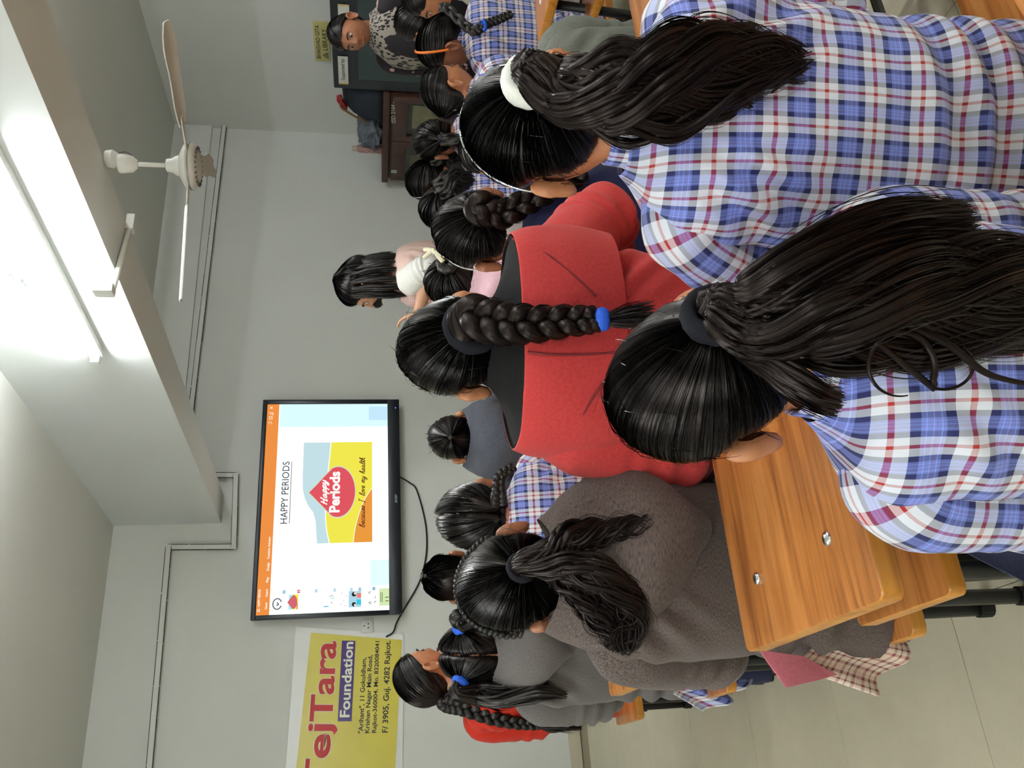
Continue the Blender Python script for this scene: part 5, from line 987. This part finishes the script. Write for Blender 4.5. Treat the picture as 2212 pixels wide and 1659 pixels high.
# --- 3 girl in the red jacket
p = Person('girl in a red fleece jacket with a braid ending in a blue tie', (0.698, 1.311, 1.142), 14, lean=0.045, side=0.03, head=(4, 3, -3), hs=1, bs=0.92, skin=SK1, voxel=0.0080, neck_drop=0.075, seed=7, arms={1: ((0.290, 0.10, 0.86), (0.13, 0.30, 0.82)), -1: ((-0.165, 0.05, 0.76), (-0.08, 0.24, 0.80))})
p.top(F_RED, 0.016, 0.006, 6, **NEAR, name='jacket', sleeve_r=(.064, .070, .066, .058, .050, .042)); p.trousers(T_DARK)
def funnel(p, rings, m, name, n=72, wr=0.003, parent=None):
    cx_, sy_ = super_ring(n, 2.3); mm = 24; R = np.array(rings, float); t = np.linspace(0, 1, len(R)); tt = np.linspace(0, 1, mm); z, w, d, y = [interp(tt, t, R[:, k]) for k in range(4)]
    x = interp(tt, t, R[:, 4]) if R.shape[1] > 4 else 0 * tt
    G = np.stack([p.neck[0] + x[:, None] + cx_[None] * w[:, None], p.neck[1] + y[:, None] + sy_[None] * d[:, None], p.neck[2] + z[:, None] + 0 * cx_[None] + 0.012 * (sy_[None] > 0) * 0], -1)
    UV = np.stack(np.broadcast_arrays((np.arange(n) / n * 0.9)[None], (tt * 0.2)[:, None]), -1); return surf(name, displace(G, wr, 9, p.seed), UV, m, parent or p.shirt)
funnel(p, [(-0.150, .190, .126, -0.01, 0), (-0.085, .200, .133, -0.012, 0), (-0.02, .196, .132, -0.012, 0), (0.012, .186, .126, -0.010, 0), (0.016, .182, .122, -0.010, 0)], F_RED, 'hood_collar')
funnel(p, [(0.0155, .1815, .1215, -0.010, 0), (0.012, .172, .112, -0.006, 0), (0.026, .120, .090, 0.0, 0), (0.044, .080, .070, 0.006, 0), (0.060, .066, .058, 0.012, 0)], F_BLK, 'fleece_lining', wr=0.004)
for pts in ([(-0.05, -0.1365, 0.012), (-0.055, -0.1425, -0.02), (-0.055, -0.1435, -0.07), (-0.05, -0.1385, -0.13)], [(0.155, -0.082, 0.02), (0.12, -0.122, -0.02), (0.08, -0.139, -0.06), (0.04, -0.143, -0.10)], [(-0.185, -0.058, -0.05), (-0.155, -0.102, -0.07), (-0.12, -0.126, -0.09), (-0.08, -0.138, -0.12)]):
    tube_part('seam', [p.neck + np.array(q) for q in spline(pts, 20)], 0.0022, mat('red_seam', srgb(120, 34, 36), 0.9), p.shirt, 6)
p.cap((0.18, -0.95, -0.10), HBLK, SBLK, n_phi=220, n_rho=52, n_str=1540, off=0.013, ridge=0.0022, srad=0.0007); flyaways(p, 120, 8)
c, nd = p.tiepos(); torus('hair_tie', c - nd * 0.010, nd, 0.037, 0.012, M_TBLK, p.hair, squash=1.3, wob=0.06)
B = [tuple(c - nd * 0.01), tuple(c + nd * 0.022)] + [tuple(p.loc(q)) for q in ((0.655, 1.15, 1.1), (0.642, 1.127, 1.065), (0.637, 1.111, 1.021), (0.634, 1.099, 0.981), (0.633, 1.095, 0.959))]
b_, e_, d_ = braid('braid', B, 0.029, 0.014, 3.1, HBRN, p.hair, Mn=200, sm=SBLK, n_str=420, seed=8)
d_ = d_ / np.linalg.norm(d_); torus('braid_tie', e_ + d_ * 0.006, d_, 0.0125, 0.006, M_TBLU, b_, squash=1.8, wob=0.08)
bundle('braid_tail', [e_ - d_ * 0.01, e_ + d_ * 0.02, e_ + d_ * 0.05 + np.array((0.004, 0, 0)), e_ + d_ * 0.09 + np.array((0.010, -0.004, 0))], (.008, .009, .015, .016), (.007, .008, .012, .012), 50, 160, HBLK, SBLK, b_, 41, wave=0.002, nw=1, Mn=20, lock_r=0.003, tail=0.3)
# --- 4 girl in the brown tweed hoodie
p = Person('girl in a brown tweed hoodie with a curly black ponytail', (0.329, 1.47, 1.041), 6, lean=0.05, side=0.01, head=(6, 6, -18), hs=1, bs=0.82, skin=SK2, voxel=0.0080, neck_drop=0.07, seed=9, legdx=0.12, arms={1: ((0.170, 0.06, 0.72), (0.10, 0.24, 0.80)), -1: ((-0.132, 0.11, 0.68), (-0.07, 0.26, 0.80))})
p.top(F_TWEED, 0.022, 0.006, 7, **NEAR, name='hoodie', sleeve_r=(.052, .060, .056, .052, .047, .040)); p.trousers(T_DARK, 0.02)
p.hood(F_TWEED, 0.235, (.115, .165, .170, .130, .05), (.03, .05, .050, .034, .014), 0.05, 0.005)
p.cap((0.16, -0.93, 0.0), HBLK, SBLK, n_phi=220, n_rho=52, n_str=1540, off=0.013, ridge=0.002, srad=0.0007); flyaways(p, 130, 10)
c, nd = p.tiepos(); torus('hair_tie', c, nd, 0.018, 0.008, M_TBLK, p.hair, squash=1.6, wob=0.08)
for k, (rx, ry, nl) in enumerate((((.010, .014, .022, .020, .011, .006, .003), (.010, .014, .018, .016, .009, .005, .003), 46), ((.010, .014, .024, .024, .018, .017, .017, .014, .006), (.010, .014, .020, .018, .014, .013, .012, .010, .005), 90), ((.010, .014, .022, .018, .013, .010, .005), (.010, .014, .018, .015, .011, .008, .004), 50))):
    B = [tuple(c - nd * 0.015), tuple(c + nd * 0.02)] + [tuple(p.loc(q)) for q in PTS4[k]]
    bundle('ponytail', B, rx, ry, nl * 2, nl * 4, HBRN, SBLK, p.hair, 50 + k, wave=0.010, nw=3.0, Mn=38, lock_r=0.0032, tail=0.2)
braid('hairline_braid', arc_on_head(p, 74, 0.016, 24, -74, 74), 0.010, 0.009, 10, HBLK, p.hair, Mn=150, up=(0.1, 0.4, 0.9))
drape(p, ((0.175, 1.354, 0.682), (0.162, 1.368, 0.602), (0.132, 1.392, 0.531), (0.121, 1.384, 0.644)), F_CHILD, 'skirt_lining', 0.006, 2.0, folds=0.6, sag=0.004)
drape(p, ((0.155, 1.407, 0.613), (0.222, 1.365, 0.497), (0.197, 1.387, 0.371), (0.1, 1.417, 0.463)), PLAIDB, 'skirt', 0.010, 3.0, folds=1.6, sag=0.01)
# --- 5 girl with two pigtails
p = Person('girl in a grey hoodie with two pigtails in blue ties', (0.336, 2.371, 1.009), 12, lean=0.05, head=(0, 8, 2), hs=1.02, bs=0.76, skin=SK2, voxel=0.0092, neck_drop=0.052, seed=11)
p.top(F_GREY, 0.022, 0.006, 7, **MID, name='hoodie', sleeve_r=(.062, .070, .066, .058, .050, .042)); p.trousers(T_NAVY); p.hood(F_GREY, 0.18)
for sd in (-1, 1):
    p.cap((sd * 0.72, -0.55, 0.42), HBLK, SBLK, n_phi=150, n_rho=34, n_str=350, off=0.012, srad=0.0009, clip=(lambda D, sd=sd: D[..., 0] * sd < 0.012 + 0.012 * np.sin(D[..., 2] * 14)))
    c, nd = p.tiepos(out=0.02); torus('hair_tie', c, nd, 0.016, 0.008, M_TBLU, p.hair, squash=1.6)
    if sd < 0: B = [tuple(c - nd * 0.01), tuple(c + nd * 0.03)] + [tuple(p.loc(q)) for q in ((0.227, 2.335, 1.021), (0.211, 2.3, 0.973), (0.216, 2.265, 0.918), (0.22, 2.243, 0.868), (0.205, 2.24, 0.81))]
    else: B = [tuple(c - nd * 0.01), tuple(c + nd * 0.03)] + [tuple(p.loc(q)) for q in ((0.407, 2.287, 1.048), (0.41, 2.22, 0.995), (0.407, 2.187, 0.928))]
    bundle('pigtail', B, [.012, .018] + [.030] * (len(B) - 3) + [.008], [.012, .016] + [.024] * (len(B) - 3) + [.008], 70, 300, HBLK, SBLK, p.hair, 60 + sd, wave=0.006, nw=1.5, Mn=36, lock_r=0.006, tail=0.3, srad=0.0009)
drape(p, ((0.188, 2.22, 0.538), (0.231, 2.212, 0.484), (0.212, 2.258, 0.317), (0.145, 2.266, 0.43)), PLAID, 'kurta_hem', 0.012, 5.0, folds=2.0)
# --- 6 woman in red
p = Person('woman in a red dress with a long braid, head turned to the screen', (0.382, 3.176, 1.106), 22, lean=0.03, head=(48, -4, 0), hs=1.04, bs=0.95, skin=SK1, voxel=0.0092, neck_drop=0.09, seed=13)
p.top(F_REDC, 0.012, 0.004, 8, **MID, name='dress', low=0.43); p.trousers(F_REDC, 0.02)
p.cap((-0.05, -0.80, -0.42), HBLK, SBLK, n_phi=150, n_rho=40, n_str=420, off=0.011, srad=0.0009)
c, nd = p.tiepos(out=0.016); torus('hair_tie', c + nd * 0.01, nd, 0.016, 0.007, M_TWHT, p.hair)
b_, e_, d_ = braid('braid', [tuple(c), tuple(c + nd * 0.02)] + [tuple(p.loc(q)) for q in ((0.263, 3.11, 0.987), (0.224, 3.089, 0.896), (0.199, 3.073, 0.805), (0.189, 3.065, 0.735))], 0.026, 0.013, 5, HBLK, p.hair, Mn=150)
bundle('braid_tail', [tuple(e_)] + [tuple(p.loc(q)) for q in ((0.183, 3.061, 0.696), (0.182, 3.053, 0.65), (0.17, 3.059, 0.589))], (.01, .016, .018, .006), (.01, .014, .014, .005), 40, 120, HBLK, SBLK, b_, 71, wave=0.003, nw=1, Mn=20, lock_r=0.005, tail=0.3, srad=0.0009)
tube_part('earring', [p.hl((0.080, -0.008, -0.040)), p.hl((0.082, -0.006, -0.052))], 0.004, M_CHROME, p.o)
# --- 7 child with short hair
p = Person('child with short black hair below the television', (0.718, 3.141, 0.999), 10, lean=0.05, head=(6, 4, 0), hs=1.0, bs=0.74, skin=SK2, voxel=0.0103, neck_drop=0.052, seed=15)
p.top(F_CHAR, 0.014, 0.004, 8, **FAR); p.trousers(T_DARK); p.cap((0.1, -0.55, 0.85), HBLK, SBLK, n_phi=110, n_rho=30, n_str=630, off=0.016, ridge=0.005, srad=0.0011); flyaways(p, 90, 16, L=0.03, r=0.0009)
# --- 8 girl with centre parting, plaid shirt
p = Person('girl in a plaid shirt with a centre parting, in front of the tweed hoodie', (0.66, 2.194, 1.013), 10, lean=0.06, head=(2, 10, 3), hs=1.04, bs=0.76, skin=SK2, voxel=0.0092, neck_drop=0.052, seed=17)
p.top(PLAID, 0.014, 0.005, 8, **MID); p.collar(PLAID); p.trousers(T_NAVY)
for sd in (-1, 1): p.cap((sd * 0.10, -0.80, -0.40), HBLK, SBLK, n_phi=150, n_rho=36, n_str=420, off=0.013, srad=0.0009, clip=(lambda D, sd=sd: (D[..., 0] * sd < 0.010) & (D[..., 2] > -0.35)))
c, nd = p.tiepos((0.25, -0.80, -0.42), 0.018); b_, e_, d_ = braid('braid', [tuple(c), tuple(p.loc((0.681, 2.064, 0.977))), tuple(p.loc((0.725, 2.065, 0.969))), tuple(p.loc((0.751, 2.068, 0.933)))], 0.016, 0.010, 3, HBLK, p.hair, Mn=90)
# --- 9 girl in the charcoal hoodie
p = Person('girl in a charcoal hoodie at the front desk, both ears showing', (1.179, 2.917, 0.982), 22, lean=0.05, head=(0, 4, 4), hs=1.0, bs=0.72, skin=SK1, voxel=0.0098, neck_drop=0.052, seed=19, arms={-1: ((-0.19, 0.0, 0.80), (-0.22, 0.16, 0.80))})
p.top(F_CHAR, 0.024, 0.006, 7, **MID, name='hoodie', sleeve_r=(.062, .070, .066, .058, .050, .042)); p.trousers(T_DARK); p.hood(F_CHAR, 0.22, (.14, .19, .19, .14, .05), (.035, .06, .055, .035, .014), -0.03, 0.006)
p.cap((0.0, -0.86, 0.2), HBLK, SBLK, n_phi=110, n_rho=30, n_str=350, off=0.011, ridge=0.004, srad=0.0011); flyaways(p, 70, 20, L=0.06, r=0.0008)
c, nd = p.tiepos((0.5, -0.7, -0.3), 0.016); braid('braid', [tuple(c), tuple(c + np.array((0.03, -0.02, -0.03))), tuple(c + np.array((0.06, -0.02, -0.05)))], 0.012, 0.009, 3, HBLK, p.hair, Mn=60)
# --- 10 girl in pink with claw clip
p = Person('girl in a pale pink hoodie with a cream claw clip in her bun', (1.507, 2.372, 1.013), 12, lean=0.05, head=(-8, 4, 0), hs=1.02, bs=0.76, skin=SK1, voxel=0.0098, neck_drop=0.052, seed=21)
p.top(F_PINK, 0.022, 0.006, 7, **MID, name='hoodie'); p.trousers(T_DARK); p.hood(F_PINK, 0.15)
p.cap((0.05, -0.88, 0.30), HBLK, SBLK, n_phi=110, n_rho=30, n_str=420, off=0.012, srad=0.001); flyaways(p, 90, 22, L=0.06, r=0.0008)
c, nd = p.tiepos(out=0.02); b_ = torus('bun', c, nd, 0.020, 0.018, HBLK, p.hair, n=30, k=14, wob=0.12)
M_CLAW = mat('claw_cream', srgb(226, 220, 190), 0.4)
for L in ([(0.040, -0.020, 0.072), (0.030, -0.034, 0.052), (0.012, -0.044, 0.034), (0.0, -0.046, 0.008)], [(0.010, -0.020, 0.074), (0.022, -0.034, 0.054), (0.026, -0.042, 0.040)], [(0.008, -0.044, 0.034), (-0.016, -0.042, 0.016)]):
    tube_part('claw_clip', [c + p.HM @ np.array(q) for q in spline(L, 14)], 0.0075, M_CLAW, p.hair, 8)
# --- 11 girl in navy with thick braid
p = Person('girl in a navy top with a white collar and a thick braid', (1.196, 1.66, 1.036), 22, lean=0.05, head=(-2, 6, 2), hs=1.06, bs=0.8, skin=SK2, voxel=0.0092, neck_drop=0.052, seed=23)
p.top(F_NAVY, 0.020, 0.005, 7, **MID, name='sweater'); p.collar(fleece('white_pile', srgb(206, 204, 198), srgb(226, 224, 220), 300, bump=0.6), 0.035, 0.080); p.trousers(T_DARK)
p.cap((0.10, -0.93, 0.05), HBLK, SBLK, n_phi=160, n_rho=40, n_str=909, off=0.013, srad=0.0008); flyaways(p, 80, 24)
tube_part('hairband', arc_on_head(p, 60, 0.0165), 0.0022, M_TWHT, p.hair)
c, nd = p.tiepos(); braid('braid', [tuple(c - nd * 0.01), tuple(c + nd * 0.02)] + [tuple(p.loc(q)) for q in ((1.15, 1.533, 1.021), (1.156, 1.506, 0.978), (1.171, 1.485, 0.934), (1.189, 1.467, 0.884), (1.21, 1.448, 0.837))], 0.027, 0.016, 3.0, HBRN, p.hair, Mn=170, sm=SBLK, n_str=320, seed=9)
# --- 12 girl in the grey green fleece, head hidden behind the white hair tie
p = Person('child in a grey fleece hood mostly hidden behind the metal hairband', (1.504, 1.578, 0.966), 28, lean=0.06, side=-0.05, head=(0, 8, 0), hs=0.95, bs=0.84, skin=SK2, voxel=0.009, neck_drop=0.052, seed=25)
p.top(F_OLIVE, 0.030, 0.006, 6, **MID, name='hoodie', sleeve_r=(.066, .074, .07, .06, .05, .042)); p.trousers(T_DARK); p.hood(F_OLIVE, 0.16); p.cap((0, -0.9, 0.2), n_phi=90, n_rho=24)
# --- 13 standing teacher
p = Person('standing woman in a pink and white top with loose black hair, face mask down', (2.094, 3.328, 1.324), -48, lean=0.05, head=(-10, 10, 0), hs=1.12, bs=1.05, skin=SK3, voxel=0.0080, standing=True, hipz=0.80, neck_drop=0.1, seed=27, arms={-1: ((-0.205, -0.05, 1.05), (-0.19, 0.13, 1.09)), 1: ((0.19, 0.0, 1.02), (0.12, 0.18, 1.04))})
p.top(F_ROSE, 0.016, 0.005, 7, **MID, name='tunic', low=0.62, cuff=0.12, sleeve_m=F_WHT, sleeve_r=(.050, .056, .054, .050, .049, .048)); p.trousers(F_WHT, 0.025)
p.cap((0.0, -0.35, 0.93), HBLK, SBLK, n_phi=130, n_rho=34, n_str=630, off=0.018, srad=0.0012)
g_ = np.random.default_rng(5)
for k in range(14):
    a = math.radians(-118 + 236 * k / 13); x0, y0 = math.sin(a), -math.cos(a); b0 = p.hl((0.092 * x0, 0.096 * y0, -0.02)); L = 0.13 + 0.05 * g_.random()
    bundle('loose_lock', [p.hl((0.076 * x0, 0.084 * y0, 0.05)), b0, b0 + np.array((0.010 * x0, 0.012 * y0 - 0.006, -L * 0.5)), b0 + np.array((0.018 * x0, 0.02 * y0 - 0.012, -L))], (.012, .017, .018, .005), (.008, .012, .012, .004), 16, 50, HBLK, SBLK, p.hair, 90 + k, wave=0.003, nw=1, Mn=18, lock_r=0.006, tail=0.25, srad=0.001)
funnel(p, [(-0.30, .145, .112, 0.060), (-0.16, .145, .112, 0.058), (-0.08, .128, .100, 0.048), (-0.03, .095, .085, 0.036)], P_RED, 'check_front', wr=0.003)
M_TAS = mat('tassel_red', srgb(186, 44, 56), 0.8)
for k in range(5): bl_ = surf('tassel', tube_grid(np.array([(-0.155 + 0.006 * k, 0.045, 0), (-0.16 + 0.006 * k, 0.045, -0.01), (-0.16 + 0.006 * k, 0.045, -0.024)]) + p.neck + np.array((0, 0.0, -0.045 - 0.055 * k)), np.array([.004, .009, .006]), 10)[0], None, M_TAS, p.shirt)
funnel(p, [(0.055, .062, .062, 0.09), (0.075, .056, .06, 0.098), (0.095, .05, .05, 0.10)], F_BLK, 'mask', n=40, wr=0.002)
tube_part('bracelet', [p.arm[-1][1] + 0.022 * np.array((math.cos(t), 0.3 * math.sin(t), math.sin(t))) for t in np.linspace(0, 2 * math.pi, 20)], 0.004, mat('gold', srgb(200, 160, 90), 0.25, 1.0), p.o)
# --- right-hand column
p = Person('girl with a thin metal hairband in front of the cabinet', (2.422, 3.006, 1.037), 16, lean=0.05, head=(-30, 6, 4), bs=0.74, skin=SK2, voxel=0.0103, neck_drop=0.052, seed=29)
p.top(F_DKOLV, 0.014, 0.004, 8, **FAR); p.trousers(T_NAVY); p.cap((0.2, -0.85, 0.0), n_phi=100, n_rho=28, n_str=350, srad=0.0012); tube_part('hairband', arc_on_head(p, 60, 0.016), 0.002, M_CHROME, p.hair)
bundle('loose_hair', [p.tiepos()[0], p.tiepos()[0] + np.array((0.01, -0.02, -0.08)), p.tiepos()[0] + np.array((0.01, -0.02, -0.18))], (.05, .05, .02), (.03, .03, .01), 60, 200, HBLK, SBLK, p.hair, 101, Mn=20, lock_r=0.008, srad=0.001)
p = Person('girl in a plaid shirt with dark hair resting a hand on the desk', (2.124, 2.804, 0.998), 12, lean=0.05, head=(-6, 10, 6), bs=0.74, skin=SK1, voxel=0.0103, neck_drop=0.052, seed=31, arms={1: ((0.24, 0.04, 0.74), (0.10, -0.22, 0.80))})
p.top(PLAID, 0.014, 0.004, 8, **FAR); p.trousers(T_NAVY); p.cap((0.1, -0.88, 0.2), n_phi=100, n_rho=28, n_str=350, srad=0.0012)
bundle('loose_hair', [p.tiepos()[0], p.tiepos()[0] + np.array((0.03, -0.02, -0.06)), p.tiepos()[0] + np.array((0.05, -0.02, -0.15))], (.04, .045, .02), (.025, .03, .01), 50, 160, HBLK, SBLK, p.hair, 102, Mn=20, lock_r=0.008, srad=0.001)
p = Person('girl in a plaid shirt with a small blue hair tie beside the cabinet', (2.51, 2.848, 1.015), 14, lean=0.05, head=(-4, 8, 0), bs=0.74, skin=SK2, voxel=0.0103, neck_drop=0.052, seed=33)
p.top(PLAID, 0.014, 0.004, 8, **FAR); p.trousers(T_NAVY); p.cap((-0.45, -0.80, -0.2), n_phi=100, n_rho=28, n_str=350, srad=0.0012)
c, nd = p.tiepos(); torus('hair_tie', c, nd, 0.014, 0.006, M_TBLU, p.hair); bundle('ponytail', [c, c + nd * 0.03, c + np.array((-0.03, -0.04, -0.10)), c + np.array((-0.03, -0.05, -0.18))], (.012, .02, .024, .01), (.012, .018, .02, .01), 40, 120, HBLK, SBLK, p.hair, 103, Mn=20, lock_r=0.007, srad=0.001)
p = Person('girl with shiny hair pins facing the girl with the orange hairband', (2.298, 2.331, 1.015), 70, lean=0.02, head=(40, 6, 0), hs=0.98, bs=0.74, skin=SK1, voxel=0.0092, neck_drop=0.052, seed=35)
p.top(PLAID, 0.014, 0.004, 8, **FAR); p.trousers(T_NAVY); p.cap((0.0, -0.92, 0.1), n_phi=110, n_rho=30, n_str=420, srad=0.001)
for d in ((-0.5, -0.75, -0.1), (0.4, -0.85, -0.15), (0.1, -0.95, -0.3)): c, nd = p.tiepos(d, 0.016); tube_part('hair_pin', [c, c + np.array((0.0, 0.004, -0.010))], 0.003, M_CHROME, p.hair)
p = Person('girl in a plaid shirt with an orange hairband and thin braid', (2.538, 2.351, 1.018), 8, lean=0.06, side=0.02, head=(-42, 8, -4), hs=1, bs=0.82, skin=SK2, voxel=0.0092, neck_drop=0.052, seed=37)
p.top(PLAID, 0.016, 0.006, 8, **MID); p.collar(PLAID); p.trousers(T_NAVY); p.cap((0.2, -0.88, -0.1), HBLK, SBLK, n_phi=130, n_rho=34, n_str=489, off=0.014, srad=0.001)
tube_part('hairband', arc_on_head(p, 84, 0.018), 0.0050, mat('band_orange', srgb(240, 120, 26), 0.35), p.hair)
c, nd = p.tiepos(); b_, e_, d_ = braid('braid', [tuple(c), tuple(c + nd * 0.015)] + [tuple(p.loc(q)) for q in ((2.469, 2.212, 0.938), (2.468, 2.183, 0.9), (2.473, 2.161, 0.852), (2.489, 2.144, 0.803))], 0.016, 0.011, 6, HBLK, p.hair, Mn=120); q = p.loc((2.452, 2.169, 0.901)); torus('braid_tie', q, (0.3, 0, -1), 0.016, 0.006, M_TBLU, b_)
# --- standing woman by the cupboard
p = Person('standing woman in a black floral top and printed scarf by the steel cupboard', (3.518, 3.221, 1.397), 258, lean=0.03, head=(-4, 6, 4), hs=1.06, bs=1.05, skin=SK2, voxel=0.007, standing=True, hipz=0.78, neck_drop=0.1, seed=39)
p.top(P_FLORAL, 0.014, 0.004, 8, **MID, name='tunic', low=0.55); p.trousers(F_BLK, 0.02); p.cap((0.0, -0.80, -0.35), n_phi=130, n_rho=36, n_str=350, srad=0.001)
funnel(p, [(-0.30, .172, .125, 0.0), (-0.18, .185, .128, 0.0), (-0.08, .170, .115, 0.0), (-0.02, .12, .09, 0.0), (0.02, .082, .074, 0.0), (0.03, .07, .066, 0.0)], P_SCARF, 'scarf', wr=0.008)
funnel(p, [(-0.32, .07, .05, 0.10), (-0.2, .075, .05, 0.10), (-0.08, .07, .05, 0.075), (-0.03, .05, .04, 0.05)], P_FLORAL, 'tunic_front', n=40, wr=0.003)
# --- people at the frame's edge
p = Person('dark-haired girl with a centre parting in front of the standing woman', (3.137, 2.784, 1.084), 40, lean=0.05, head=(-40, 8, 0), bs=0.74, skin=SK2, voxel=0.0103, neck_drop=0.052, seed=41)
p.top(F_BLK, 0.014, 0.004, 8, **FAR); p.trousers(T_DARK)
for sd in (-1, 1): p.cap((sd * 0.1, -0.85, -0.3), n_phi=90, n_rho=26, n_str=210, srad=0.0012, clip=(lambda D, sd=sd: (D[..., 0] * sd < 0.012) & (D[..., 2] > -0.2)))
p = Person('person in white clothes at the frame edge, hand raised to the face', (2.994, 2.512, 1.063), -30, lean=0.04, head=(-20, 10, 0), bs=0.74, skin=SK1, voxel=0.008, neck_drop=0.11, seed=43, arms={-1: ((-0.22, 0.14, 0.74), (-0.10, 0.16, 0.92))})
p.top(F_WHT, 0.02, 0.006, 7, **FAR); p.trousers(T_DARK); p.cap((0.0, -0.9, 0.1), n_phi=90, n_rho=26, n_str=210, srad=0.0012)
p = Person('girl in a dark hoodie in profile behind the metal hairband', (1.857, 2.13, 0.915), 5, lean=0.05, head=(-50, 6, 0), hs=0.95, bs=0.74, skin=SK1, voxel=0.008, neck_drop=0.052, seed=45)
p.top(F_DKOLV, 0.026, 0.005, 7, **FAR, name='hoodie'); p.trousers(T_DARK); p.hood(F_DKOLV, 0.16); p.cap((0.1, -0.88, 0.1), n_phi=100, n_rho=28, n_str=210, srad=0.0012)
